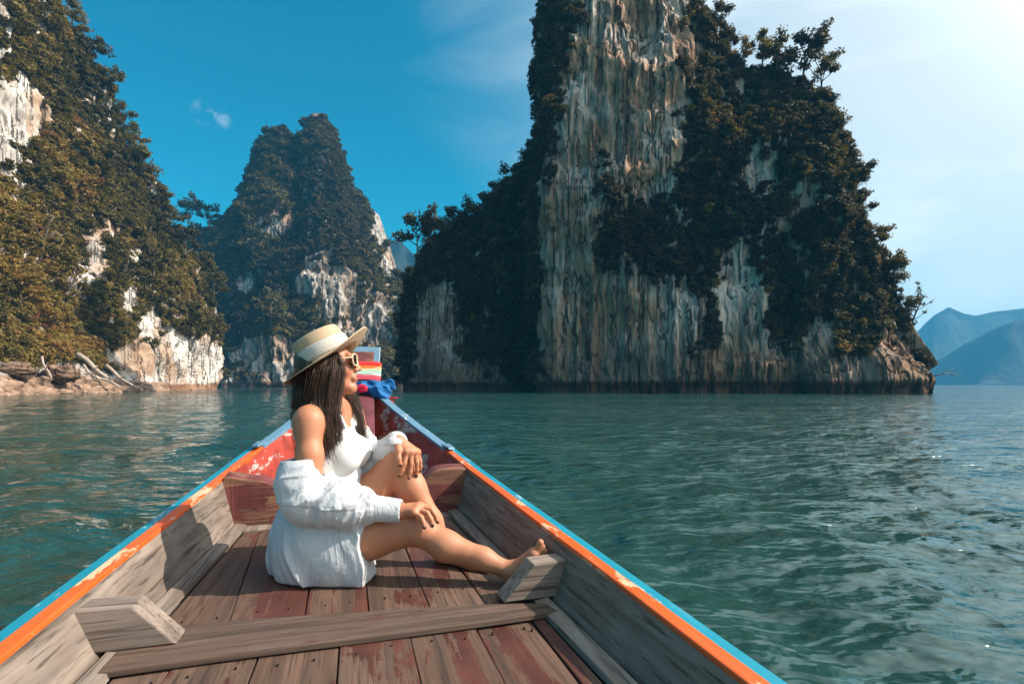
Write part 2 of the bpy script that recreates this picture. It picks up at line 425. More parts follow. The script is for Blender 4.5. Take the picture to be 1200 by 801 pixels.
K_R = karst('limestone_tower',
    base=[(628, 70), (636, 66), (650, 63.5), (700, 61.5), (760, 60), (900, 57), (1040, 54.5), (1100, 53.2)],
    ridge=[(628, 60, 74), (640, -20, 73), (660, -150, 71), (720, -180, 69), (780, -150, 68), (812, -20, 67), (835, 48, 66), (880, 78, 65), (930, 95, 64), (962, 110, 63.5), (978, 170, 62.5), (996, 228, 61.5), (1030, 308, 59.5), (1060, 362, 58), (1084, 410, 56.5), (1100, 436, 55)],
    back=(6.0, 16.0), x0=630, x1=1100, nu=560, nv=400, p=2.2, seed=11, mat=M_ROCK_R, amp=(1.5, 0.7, 0.34))
K_P = karst('limestone_promontory',
    base=[(440, 96), (470, 90), (520, 84), (580, 80), (650, 78), (700, 78)],
    ridge=[(466, 380, 93), (478, 330, 92), (500, 300, 91), (530, 276, 90), (562, 256, 89), (592, 228, 88), (614, 196, 87), (634, 150, 86), (660, 80, 86), (700, 30, 86)],
    back=(4.0, 18.0), x0=466, x1=690, nu=200, nv=150, p=1.8, seed=23, mat=M_ROCK_R, amp=(1.3, 0.5, 0.3))
K_L = karst('limestone_bank',
    base=[(-420, 34), (-200, 41), (0, 53), (60, 60), (130, 70), (200, 86), (258, 108)],
    ridge=[(-420, -420, 60), (-150, -260, 68), (0, -120, 76), (60, 8, 84), (100, 70, 90), (135, 135, 96), (165, 205, 101), (200, 275, 106), (235, 325, 111), (252, 352, 113), (258, 380, 114)],
    back=(-40.0, 6.0), x0=-420, x1=258, nu=520, nv=230, p=0.85, seed=52, mat=M_ROCK_L, amp=(1.9, 0.6, 0.3), undercut=0.5)
K_M = karst('limestone_peak',
    base=[(150, 178), (230, 176), (330, 172), (420, 176), (480, 186)],
    ridge=[(150, 330, 222), (190, 292, 222), (206, 277, 222), (235, 272, 222), (256, 268, 224), (276, 242, 226), (292, 208, 228), (303, 172, 228), (314, 154, 228), (333, 150, 228), (346, 168, 229), (358, 146, 229), (366, 134, 229), (376, 134, 229), (385, 147, 229), (398, 176, 229), (411, 214, 231), (428, 240, 233), (444, 252, 235), (457, 288, 235), (466, 328, 233), (478, 390, 230), (484, 430, 225)],
    back=(0.0, 70.0), x0=150, x1=484, nu=340, nv=220, p=1.15, freq=0.45, seed=41, mat=M_ROCK_M, amp=(5.0, 2.0, 1.0), undercut=1.0, ridge_noise=1.0, fade=0.7)

# far ridges that only show through the haze
M_FAR = NM('far_forest'); M_FAR.p('Base Color', M_FAR.ramp(M_FAR.noise(M_FAR.coord(), 0.02, 5, 0.6), [(0.3, (0.012, 0.022, 0.02)), (0.7, (0.025, 0.036, 0.03))])); M_FAR.p('Roughness', 1.0); M_FAR = M_FAR.m
karst('far_hill', base=[(1030, 1200), (1800, 1200)], ridge=[(1030, 446, 1330), (1070, 425, 1330), (1082, 392, 1330), (1094, 370, 1330), (1112, 360, 1330), (1128, 367, 1330), (1142, 370, 1330), (1165, 365, 1330), (1200, 361, 1330), (1250, 350, 1330), (1300, 400, 1330), (1330, 445, 1330)],
    back=(0, 300), x0=1030, x1=1330, nu=160, nv=40, p=0.9, freq=0.03, seed=5, mat=M_FAR, amp=(6, 2.5, 1.5), undercut=0, ridge_noise=1)
karst('far_hill', base=[(1145, 880), (1700, 880)], ridge=[(1145, 449, 950), (1158, 420, 950), (1170, 395, 950), (1186, 378, 950), (1220, 370, 950), (1300, 360, 950), (1380, 400, 950), (1440, 446, 950)],
    back=(0, 300), x0=1145, x1=1440, nu=140, nv=40, p=0.9, freq=0.04, seed=6, mat=M_FAR, amp=(4, 2, 1), undercut=0, ridge_noise=3)
karst('far_hill', base=[(380, 620), (640, 620)], ridge=[(380, 380, 680), (420, 310, 680), (452, 282, 680), (470, 284, 680), (490, 303, 680), (530, 340, 680), (580, 400, 680), (640, 445, 680)],
    back=(0, 200), x0=380, x1=640, nu=120, nv=40, p=0.9, freq=0.06, seed=8, mat=M_FAR, amp=(9, 4, 1.5), undercut=0, ridge_noise=3)
karst('far_hill', base=[(-900, 900), (300, 900)], ridge=[(-900, 400, 1000), (-500, 340, 1000), (-100, 380, 1000), (100, 360, 1000), (300, 440, 1000)],
    back=(0, 300), x0=-900, x1=300, nu=120, nv=30, p=0.9, freq=0.04, seed=9, mat=M_FAR, amp=(12, 6, 2), undercut=0, ridge_noise=4)
# ------------------------------------------------------------------ vegetation
def leaves_at(C, rad, per, size, g, flat=0.7, droop=0.0):
    """leaf quads (folded pairs of faces) scattered round cluster centres C with radii rad"""
    n = len(C) * per
    c = np.repeat(C, per, 0); r = np.repeat(np.asarray(rad), per)
    d = g.normal(size=(n, 3)); d /= np.linalg.norm(d, axis=1, keepdims=True)
    rr = g.uniform(0.25, 1.0, n) ** 0.6
    p = c + d * (r * rr)[:, None] * np.array([1, 1, flat])
    p[:, 2] -= droop * r * g.uniform(0, 1, n) ** 2
    nrm = d * 0.7 + g.normal(size=(n, 3)) * 0.6 + np.array([0, 0, 0.45]); nrm /= np.linalg.norm(nrm, axis=1, keepdims=True)
    t = np.cross(nrm, g.normal(size=(n, 3))); t /= np.linalg.norm(t, axis=1, keepdims=True) + 1e-9
    b = np.cross(nrm, t)
    s = size * g.uniform(0.6, 1.35, n)[:, None]
    V = np.stack([p - t * s * 0.62, p + b * s * 0.30 + nrm * s * 0.06, p + t * s * 0.62, p - b * s * 0.30 + nrm * s * 0.06], 1).reshape(-1, 3)
    F = np.arange(n * 4).reshape(-1, 4)
    return V, F

CLUMPS = bpy.data.collections.new('foliage_clumps')     # sources for the scattered cover; not linked to the scene
for k in range(6):
    g = np.random.default_rng(100 + k)
    nl = 9 + k
    C = g.normal(size=(nl, 3)); C /= np.linalg.norm(C, axis=1, keepdims=True)
    C *= g.uniform(0.25, 0.85, nl)[:, None] * np.array([1, 1, 0.75]); C[:, 2] = C[:, 2] * 0.8 + 0.15
    V, F = leaves_at(C, g.uniform(0.28, 0.5, nl), 26, 0.26, g, 0.8, 0.5 if k % 3 == 0 else 0.0)
    me = mesh_from('foliage_clump', V, F); me.materials.append(M_LEAF)
    o = bpy.data.objects.new('foliage_clump', me); CLUMPS.objects.link(o)
for k in range(2):     # trailing creepers
    g = np.random.default_rng(150 + k)
    C = np.column_stack([g.normal(0, 0.28, 14), g.normal(0, 0.28, 14), g.uniform(-1.5, 0.5, 14)])
    V, F = leaves_at(C, g.uniform(0.16, 0.34, 14), 18, 0.22, g, 1.2, 0.6)
    me = mesh_from('foliage_creeper', V, F); me.materials.append(M_LEAF)
    o = bpy.data.objects.new('foliage_creeper', me); CLUMPS.objects.link(o)

def scatter(name, pts, rot, scl, idx, tint):
    me = bpy.data.meshes.new(name); me.vertices.add(len(pts)); me.vertices.foreach_set('co', np.asarray(pts, np.float32).ravel())
    for nm, ty, dat in (('rot', 'FLOAT_VECTOR', rot), ('scl', 'FLOAT_VECTOR', scl), ('idx', 'INT', idx), ('tint', 'FLOAT', tint)):
        at = me.attributes.new(nm, ty, 'POINT')
        at.data.foreach_set('vector' if ty == 'FLOAT_VECTOR' else 'value', np.asarray(dat, np.int32 if ty == 'INT' else np.float32).ravel())
    o = obj(name, me)
    ng = bpy.data.node_groups.new(name, 'GeometryNodeTree')
    ng.interface.new_socket('Geometry', in_out='INPUT', socket_type='NodeSocketGeometry')
    ng.interface.new_socket('Geometry', in_out='OUTPUT', socket_type='NodeSocketGeometry')
    N = ng.nodes.new; i = N('NodeGroupInput'); u = N('NodeGroupOutput'); ip = N('GeometryNodeInstanceOnPoints'); ci = N('GeometryNodeCollectionInfo')
    ci.inputs['Collection'].default_value = CLUMPS; ci.inputs['Separate Children'].default_value = True; ci.inputs['Reset Children'].default_value = True
    ip.inputs['Pick Instance'].default_value = True
    def na(nm, ty):
        a = N('GeometryNodeInputNamedAttribute'); a.data_type = ty; a.inputs['Name'].default_value = nm; return a.outputs['Attribute']
    lk = ng.links.new
    lk(i.outputs[0], ip.inputs['Points']); lk(ci.outputs[0], ip.inputs['Instance'])
    lk(na('rot', 'FLOAT_VECTOR'), ip.inputs['Rotation']); lk(na('scl', 'FLOAT_VECTOR'), ip.inputs['Scale']); lk(na('idx', 'INT'), ip.inputs['Instance Index'])
    lk(ip.outputs[0], u.inputs[0])
    md = o.modifiers.new('scatter', 'NODES'); md.node_group = ng
    return o

def to_px(P):
    return 600 + FPX * P[:, 0] / P[:, 1], HOR - FPX * (P[:, 2] - HC) / P[:, 1]

def plant(K, name, dens, smin, smax, bare, seed, noise_f, tintf, edge=0.35, zmin=2.0, bias=0.0, limit=9000):
    """bare: soft ellipses (column, row, rx, ry) of naked rock on the face; the rest grows over"""
    g = np.random.default_rng(seed)
    P, N, A = K['P'], K['N'], K['A']
    x, y = to_px(P)
    rock = np.full(len(P), -1.0)
    for cx, cy, rx, ry in bare:
        rock = np.maximum(rock, 1 - np.hypot((x - cx) / rx, (y - cy) / ry))
    nz = fbm(P * noise_f, 4, seed)
    veg = np.where(rock > 0, 0.15 - rock * 2.0, 0.75) + nz * edge + np.clip(N[:, 2], -0.3, 0.8) * 0.5 + bias
    w = A * np.clip(veg, 0, 1) * (P[:, 2] > zmin) * (np.abs(x - 600) < 900) * (x < 1082)
    n = min(limit, int(w.sum() * dens))
    pick = g.choice(len(P), n, p=w / w.sum())
    p, nn = P[pick], N[pick]
    s = g.uniform(smin, smax, n) * np.where(g.random(n) < 0.15, 1.35, 1.0)
    p = p + nn * (s * 0.25)[:, None] + g.normal(0, 0.25, (n, 3)) * s[:, None]
    steep = nn[:, 2] < 0.2
    idx = np.where(steep & (g.random(n) < 0.3), 6 + (g.random(n) < 0.5), g.integers(0, 6, n))
    rot = np.column_stack([g.normal(0, 0.2, n) - nn[:, 1] * -0.3, g.normal(0, 0.2, n) + nn[:, 0] * 0.3, g.uniform(0, 6.28, n)])
    sc = np.column_stack([s * g.uniform(0.85, 1.2, n), s * g.uniform(0.85, 1.2, n), s * g.uniform(0.75, 1.1, n)])
    tint = tintf(p, *to_px(p), g)
    o = scatter(name, p, rot, sc, idx, tint)
    tag(o, kind='stuff')
    return o

def tint_dark(p, x, y, g):
    b = 0.06 + 0.16 * fbm(p * 0.12, 3, 71) + g.normal(0, 0.05, len(p))
    return np.where(g.random(len(p)) < 0.035, b + 0.55, b)
def tint_gold(p, x, y, g):
    b = 0.30 + 0.26 * fbm(p * 0.09, 3, 73) + g.normal(0, 0.08, len(p)) + 0.25 * smoothstep(130, 20, x) * smoothstep(300, 420, y)
    return np.where(g.random(len(p)) < 0.04, b + 0.3, b)
def tint_mid(p, x, y, g):
    return 0.08 + 0.2 * fbm(p * 0.04, 3, 75) + g.normal(0, 0.06, len(p)) + 0.1 * smoothstep(330, 430, y)

plant(K_R, 'forest_cover', 5.2, 0.42, 0.88,
      [(738, 60, 82, 190), (672, 250, 42, 130), (752, 150, 50, 110), (668, 390, 40, 90), (730, 395, 75, 80), (790, 375, 40, 60), (868, 345, 34, 62), (888, 205, 26, 26), (880, 425, 46, 46), (1000, 444, 130, 30), (790, 442, 130, 34), (960, 400, 20, 36), (1052, 424, 36, 46), (930, 440, 60, 26)],
      201, 0.22, tint_dark, 0.65, zmin=1.8, limit=13000)
plant(K_P, 'forest_cover', 2.2, 0.8, 1.5, [(512, 400, 34, 85), (540, 440, 50, 26)], 202, 0.18, tint_dark, 0.4, zmin=1.5, bias=0.1)
plant(K_L, 'forest_cover', 2.8, 0.55, 1.25,
      [(22, 130, 48, 44), (0, 150, 34, 48), (195, 425, 85, 34), (108, 300, 17, 42), (86, 322, 12, 26), (148, 350, 14, 20), (172, 385, 18, 22), (128, 262, 9, 16), (240, 430, 30, 40), (160, 300, 9, 14), (60, 446, 130, 20), (28, 300, 8, 14)],
      203, 0.13, tint_gold, 0.55, zmin=2.2, limit=14000)
plant(K_M, 'forest_cover', 0.75, 1.15, 2.2,
      [(372, 325, 30, 34), (402, 350, 34, 40), (430, 370, 34, 40), (322, 425, 62, 36), (445, 262, 14, 40), (345, 152, 10, 16), (330, 262, 16, 18), (288, 330, 16, 16), (416, 205, 8, 30), (375, 420, 40, 30), (455, 310, 12, 30)],
      204, 0.07, tint_mid, 0.65, zmin=3.0, bias=0.08, limit=15000)

def tree_meshes(seed, limbs=7, spread=0.42, top=0.5, leaf=0.055, per=34, open_=0.13, lean=0.0, bare=False):
    """unit-height tree: tapered trunk with limbs, and a crown of leaf clusters at the twig ends"""
    g = random.Random(seed); gn = np.random.default_rng(seed)
    tr = MB(); C = []; Rr = []
    trunk = [Vector((0, 0, -0.08))]; d = Vector((lean * 0.5, g.uniform(-.1, .1), 1)).normalized()
    for k in range(7):
        d = (d + Vector((g.uniform(-.12, .12) + lean * 0.05, g.uniform(-.12, .12), 0.1))).normalized(); trunk.append(trunk[-1] + d * 0.125)
    tr.tube(trunk, [0.032, 0.026, 0.023, 0.02, 0.017, 0.014, 0.010, 0.006], 7)
    for k in range(limbs):
        f = top * 0.75 + (1 - top * 0.75) * (k + 0.5) / limbs; i = f * 7; a = trunk[int(i)].lerp(trunk[min(7, int(i) + 1)], i - int(i))
        ang = k * 2.4 + g.uniform(-.5, .5); ln = spread * g.uniform(0.7, 1.15) * (1.15 - 0.5 * f)
        dr = Vector((math.cos(ang), math.sin(ang), g.uniform(0.15, 0.75) + 0.5 * f)).normalized(); pts = [a]
        for j in range(4):
            dr = (dr + Vector((g.uniform(-.25, .25), g.uniform(-.25, .25), g.uniform(-.1, .2)))).normalized(); pts.append(pts[-1] + dr * ln / 4)
        tr.tube(pts, [0.013, 0.010, 0.008, 0.006, 0.003], 5)
        for j in range(4 if bare else 3):
            b = pts[g.choice((2, 3, 3, 4))]; dd = (dr + Vector((g.uniform(-1, 1), g.uniform(-1, 1), g.uniform(-.2, .7)))).normalized(); e = b + dd * ln * g.uniform(.3, .55)
            mid = b.lerp(e, .5) + Vector((g.uniform(-.02, .02), g.uniform(-.02, .02), .01)); tr.tube([b, mid, e], [0.006, 0.004, 0.002], 4)
            if not bare or g.random() < 0.25: C += [tuple(e), tuple(b.lerp(e, .6))]; Rr += [open_ * g.uniform(.7, 1.2), open_ * g.uniform(.5, .9)]
        C.append(tuple(pts[-1])); Rr.append(open_ * g.uniform(.6, 1))
    V, F = leaves_at(np.array(C), Rr, per, leaf, gn, 0.62, 0.25)
    return tr.mesh('trunk', True), mesh_from('crown', V, F)

TREES = [tree_meshes(1), tree_meshes(2, 9, 0.36, 0.4, 0.05, 40), tree_meshes(3, 6, 0.55, 0.75, 0.06, 36, 0.15), tree_meshes(4, 8, 0.5, 0.6, 0.055, 30, 0.11, 0.4),
         tree_meshes(5, 10, 0.30, 0.25, 0.05, 36, 0.12), tree_meshes(6, 8, 0.42, 0.3, 0.05, 10, 0.08, 0.5, True)]
for tr_, cr_ in TREES: tr_.materials.append(M_BARK); cr_.materials.append(M_LEAF)

def surf_y(K, x, y):
    """world point of the karst's own surface (or ridge) nearest to a photo direction"""
    qx, qy = to_px(K['P']); i = np.argmin((qx - x) ** 2 + (qy - y) ** 2); return K['P'][i]

def add_tree(K, x, y, h, kind, tint, rz, lab, grp, wide=1.0, tilt=0.0):
    p = surf_y(K, x, y)
    o = empty('tree', p - np.array([0, 0, 0.15 * h * 0.3]), rz); o.rotation_euler = (0, tilt, rz)
    o.scale = (h * wide, h * wide, h)
    t = obj('trunk', TREES[kind][0], None, o); c = obj('crown', TREES[kind][1], None, o)
    c.color = (1 - tint, 1, 1, 1)
    tag(o, lab, 'tree', grp)
    return o
# (photo column, row of the foot, height m, kind, tint, label)
RT = [
 (838, 50, 5.2, 1, .05, 'dark tree at the left end of the tower shoulder, beside the bare rock face'),
 (858, 62, 4.6, 4, .1, 'slim dark tree second from the bare rock face on the tower shoulder'),
 (872, 92, 4.2, 0, .62, 'golden yellow tree on the tower shoulder, lit by the sun'),
 (893, 84, 4.6, 1, .45, 'orange tinged tree just right of the golden tree on the tower shoulder'),
 (908, 98, 5.4, 0, .12, 'tall dark tree left of the widest crown on the tower shoulder'),
 (938, 108, 6.6, 2, .02, 'widest open crowned tree on the right of the tower shoulder'),
 (962, 118, 5.6, 3, .04, 'leaning tree at the outer corner of the tower shoulder'),
 (975, 172, 4.6, 1, .04, 'dark tree just below the shoulder corner on the right edge'),
 (986, 205, 4.2, 4, .1, 'narrow tree on the right edge under the shoulder corner'),
 (997, 238, 5.4, 4, .12, 'upright slender tree against the pale sky, half way down the right edge'),
 (1008, 272, 4.2, 1, .2, 'bushy tree below the slender one on the right edge of the tower'),
 (1026, 312, 4.6, 3, .2, 'tree leaning out from the right edge above the lowest spur'),
 (1042, 335, 3.6, 0, .3, 'small tree with warm leaves low on the right edge'),
 (1052, 356, 4.8, 2, .06, 'spreading tree reaching out over the lowest spur of the tower'),
 (1066, 380, 4.2, 5, .1, 'bare branched tree on the lowest spur of the tower'),
]
for i, (x, y, h, k, ti, lab) in enumerate(RT):
    add_tree(K_R, x, y, h, k, ti, i * 1.3, lab, 'trees on the right edge of the tower', 1.0, R(random.uniform(2, 8)) if i < 12 else 0.0)
LT = [(662, 25, 3.6, 1), (655, 75, 3.8, 0), (650, 115, 3.8, 2), (647, 155, 3.6, 1), (645, 190, 3.6, 0), (642, 225, 3.6, 4)]
LL = ['topmost tree on the left edge of the tower, at the top of the photo', 'second tree down on the left edge of the tower', 'spreading tree third down on the left edge of the tower',
      'fourth tree down on the left edge of the tower', 'fifth tree down on the left edge of the tower', 'lowest tree on the left edge of the tower']
for i, (x, y, h, k) in enumerate(LT):
    add_tree(K_R, x, y, h, k, 0.03, i * 2.1, LL[i], 'trees on the left edge of the tower', 1.0, R(-8))
PT = [(488, 318, 9.4, 2, .14, 'umbrella crowned tree standing clear at the left end of the promontory'), (508, 300, 6.4, 0, .1, 'bushy tree right beside the umbrella crowned one'),
      (528, 292, 6.6, 1, .3, 'round tree with warm leaves on the low promontory crest'), (548, 285, 6.8, 0, .12, 'full crowned tree on the middle of the promontory crest'),
      (568, 278, 6.6, 2, .36, 'flat topped tree with brownish leaves on the promontory'), (585, 262, 6.6, 1, .08, 'dark tree where the promontory begins to climb'),
      (600, 242, 6.4, 0, .04, 'dark tree half way up the climbing promontory crest'), (614, 222, 6.4, 1, .04, 'dark tree near the top of the climbing promontory crest'),
      (480, 350, 5.6, 1, .06, 'dark tree hanging over the left foot of the promontory')]
for i, (x, y, h, k, ti, lab) in enumerate(PT):
    add_tree(K_P, x, y, h, k, ti, i * 1.7 + .4, lab, 'trees on the low promontory')
LB = [(62, 20, 7.0, 1), (84, 55, 6.5, 0), (106, 90, 7.2, 2), (124, 125, 6.8, 3), (140, 160, 6.6, 1), (156, 195, 7.0, 0), (170, 225, 7.4, 2), (186, 258, 6.8, 1), (203, 288, 7.2, 0), (220, 312, 7.5, 3), (238, 340, 8.0, 1), (250, 362, 8.0, 0)]
ORD = ['first', 'second', 'third', 'fourth', 'fifth', 'sixth', 'seventh', 'eighth', 'ninth', 'tenth', 'eleventh', 'last']
for i, (x, y, h, k) in enumerate(LB):
    add_tree(K_L, x, y, h, k, 0.18 + 0.2 * random.random(), i * 1.9, ORD[i] + ' tree down the sky line of the left bank, counted from the top', 'trees along the left bank sky line')
LM = [(45, 300, 7.0, 5, .5, 'pale stemmed thin tree high on the left bank'), (68, 360, 7.5, 5, .55, 'pale leaning thin tree low on the left bank'), (22, 380, 7.0, 0, .55, 'golden tree low at the left border of the photo'),
      (55, 395, 4.8, 1, .6, 'golden green tree just above the rubble shore'), (105, 396, 4.5, 0, .6, 'olive tree above the drift logs'), (135, 390, 4.5, 1, .5, 'olive tree between the drift logs and the pale rock'),
      (222, 405, 8.0, 1, .22, 'dark full tree over the pale rock at the end of the left bank'), (245, 415, 8.0, 0, .2, 'last overhanging tree at the water end of the left bank'), (90, 255, 7.0, 0, .5, 'yellowish tree in the middle of the left bank slope'),
      (60, 240, 6.5, 2, .45, 'yellow green tree under the white rock scar'), (180, 330, 7.0, 0, .25, 'olive tree in the lower middle of the left bank')]
for i, (x, y, h, k, ti, lab) in enumerate(LM):
    add_tree(K_L, x, y, h, k, ti, i * 1.1, lab, 'trees on the left bank slope')
MT = [(222, 276, 14, 2, .1, 'wide tree on the far left shoulder of the twin peak'), (245, 272, 12, 0, .08, 'low tree right of the wide one on the left shoulder of the twin peak'), (330, 268, 15, 1, .2, 'tall pale green tree on the spur below the first summit'),
      (262, 310, 14, 0, .2, 'light round tree in the shade of the left gully'), (318, 395, 15, 0, .2, 'round tree above the pale rock at the foot of the twin peak'), (345, 398, 14, 1, .24, 'round olive tree beside the woman hat, at the peak foot')]
for i, (x, y, h, k, ti, lab) in enumerate(MT):
    add_tree(K_M, x, y, h, k, ti, i * 1.4, lab, 'trees on the twin peak')

# leafless branch reaching over the water at the right foot of the tower
mb = MB(); p0 = Vector((1098, 438, 0)); 
def br(pts, r0, r1):
    P = [px(x, y, 54.6 + 0.2 * i) for i, (x, y) in enumerate(pts)]; mb.tube(P, list(np.linspace(r0, r1, len(P))), 5)
br([(1092, 441), (1104, 438), (1113, 437), (1122, 439), (1131, 444)], 0.07, 0.015)
br([(1104, 438), (1109, 434), (1116, 433), (1121, 430)], 0.04, 0.01); br([(1113, 437), (1118, 441), (1124, 445)], 0.03, 0.01); br([(1116, 433), (1122, 435), (1128, 435)], 0.02, 0.008); br([(1109, 434), (1112, 430), (1113, 427)], 0.02, 0.008)
tag(mb.build('bare_branch', M_BARK, None, True), 'leafless branch reaching over the water at the tower foot', 'branch')

# shore of broken rock under the left bank, with drift logs
def build_shore():
    g = np.random.default_rng(9)
    bm0 = bmesh.new(); bmesh.ops.create_icosphere(bm0, subdivisions=2, radius=1.0)
    bv = np.array([v.co[:] for v in bm0.verts]); bf = np.array([[v.index for v in f.verts] for f in bm0.faces]); bm0.free()
    Vs, Fs, off = [], [], 0
    for k in range(900):
        x = g.uniform(-60, 168); f = g.random() ** 1.3
        base = surf_y(K_L, x, 459); 
        Yd = np.interp(x, [-60, 0, 60, 130, 170], [44.5, 48.5, 54, 63.5, 71])
        w = np.interp(x, [-60, 60, 120, 168], [5.0, 5.0, 3.4, 1.0])
        p = np.array([(x - 600) / FPX * Yd - f * w * 0.9, Yd + f * w * 0.5, -0.15 + f * np.interp(x, [-60, 60, 168], [3.4, 3.0, 1.4]) * g.uniform(.75, 1.15)])
        s = g.uniform(0.18, 0.6) * (1.6 if g.random() < 0.1 else 1)
        v = bv * (1 + 0.42 * vnoise(bv * 1.3 + k * 7.7, 3))[:, None] * np.array([1, g.uniform(.6, 1), g.uniform(.4, .75)]) * s
        a = g.uniform(0, 6.28); c, sn = math.cos(a), math.sin(a); v = v @ np.array([[c, -sn, 0], [sn, c, 0], [0, 0, 1]]).T
        Vs.append(v + p); Fs.append(bf + off); off += len(bv)
    m = NM('shore_rubble'); n = m.noise(m.coord(), 0.9, 5, 0.6); n2 = m.noise(m.coord(), 0.25, 2)
    c = m.ramp(n, [(0.3, (0.07, 0.042, 0.028)), (0.5, (0.24, 0.145, 0.09)), (0.7, (0.42, 0.29, 0.21))])
    zz = m.n('ShaderNodeSeparateXYZ', {0: m.n('ShaderNodeNewGeometry').outputs['Position']}).outputs[2]
    c = m.mix(m.mr(zz, 1.5, 2.4), c, m.ramp(n, [(0.3, (0.09, 0.08, 0.075)), (0.7, (0.36, 0.33, 0.31))]))
    m.p('Base Color', c); m.p('Roughness', 0.95); m.p('Normal', m.bump(n, 0.6, 0.15))
    o = obj('shore_rubble', mesh_from('shore_rubble', np.concatenate(Vs), np.concatenate(Fs), False), m.m); tag(o, kind='stuff')
    # bank under the stones
    xs = np.linspace(-120, 200, 60); Yd = np.interp(xs, [-120, -60, 0, 60, 130, 200], [40, 47.5, 51.5, 57, 66.5, 82]); rows = []
    for f, z in ((-.1, -1.6), (0.1, -0.7), (0.5, 0.7), (0.9, 1.8), (1.5, 3.0)):
        w = np.interp(xs, [-60, 60, 120, 200], [5.0, 5.0, 3.4, 1.0]); pp = np.column_stack([(xs - 600) / FPX * Yd - f * w * .9, Yd + f * w * .5, np.full(60, z) * np.interp(xs, [60, 200], [1, .4])])
        rows.append(pp + 0.25 * np.column_stack([vnoise(pp * .8, 4), vnoise(pp * .8, 5), vnoise(pp * .8, 6)]))
    V = np.concatenate(rows); i = np.arange(4)[:, None] * 60; j = np.arange(59)[None]
    o = obj('shore_bank', mesh_from('shore_bank', V, np.stack([i+j, i+j+1, i+60+j+1, i+60+j], -1).reshape(-1, 4), True), m.m); tag(o, kind='structure')
    # the dark grey outcrop behind the stones
    ico = bmesh.new(); bmesh.ops.create_icosphere(ico, subdivisions=4, radius=1.0); v = np.array([q.co[:] for q in ico.verts]); f = np.array([[q.index for q in w.verts] for w in ico.faces]); ico.free()
    for (x, y, Y, s, lab) in ((72, 438, 56.5, (1.7, 1.0, 0.95), 'dark grey boulder on the shore left of the drift logs'), (16, 434, 52.5, (2.1, 1.0, 0.75), 'grey layered boulder at the left border of the shore')):
        vv = v * (1 + 0.35 * fbm(v * np.array([1.7, 1.7, 3.6]) + x, 5, 8) )[:, None] * np.array(s) + px(x, y, Y)
        tag(obj('boulder', mesh_from('boulder', vv, f, True), M_ROCK_R), lab, 'boulder', 'boulders on the left shore')
    M = NM('drift_wood'); nn = M.noise(M.coord((1, 1, 1)), 3.0, 5, 0.7); M.p('Base Color', M.ramp(nn, [(0.3, (0.22, 0.16, 0.12)), (0.7, (0.50, 0.40, 0.31))])); M.p('Roughness', 0.9); M.p('Normal', M.bump(nn, 0.5, 0.05))
    for k, (a, b, r, lab) in enumerate((((90, 415, 59.5), (128, 443, 58.8), .27, 'thickest pale drift log slanting down the shore'), ((123, 429, 63.5), (156, 452, 62.5), .2, 'thin pale drift log nearest the white rock'),
                         ((96, 428, 58.5), (118, 446, 57.5), .13, 'thin drift pole under the thickest log'), ((48, 418, 56.5), (60, 442, 54.5), .12, 'thin grey pole against the dark boulder'), ((112, 440, 58), (140, 452, 59), .16, 'short drift log lying low among the stones'))):
        A, B = Vector(px(*a)), Vector(px(*b)); q = MB(); pts = []
        for t in np.linspace(0, 1, 9): pts.append(A.lerp(B, t) + Vector((0.10 * math.sin(t * 5 + k), 0.1 * math.cos(t * 4), 0.09 * math.sin(t * 7 + k))))
        q.tube(pts, list(np.linspace(r, r * .72, 9) * np.array([1.15, 1, .97, 1.03, 1, .95, 1.0, .97, .85])), 9)
        q.tube([pts[5], pts[5] + Vector((.2, -.2, .5))], [r * .4, r * .2], 6)
        tag(q.build('drift_log', M.m, None, True), lab, 'log', 'drift logs on the left shore')
build_shore()
# ------------------------------------------------------------------ boat (local frame: x across, y towards the bow, z relative to the camera height)
TH = math.atan(187 / FPX)
boat = empty('longtail_boat', (0, 0, HC), TH)
tag(boat, 'wooden longtail boat with orange and teal rails, carrying a seated woman', 'boat')

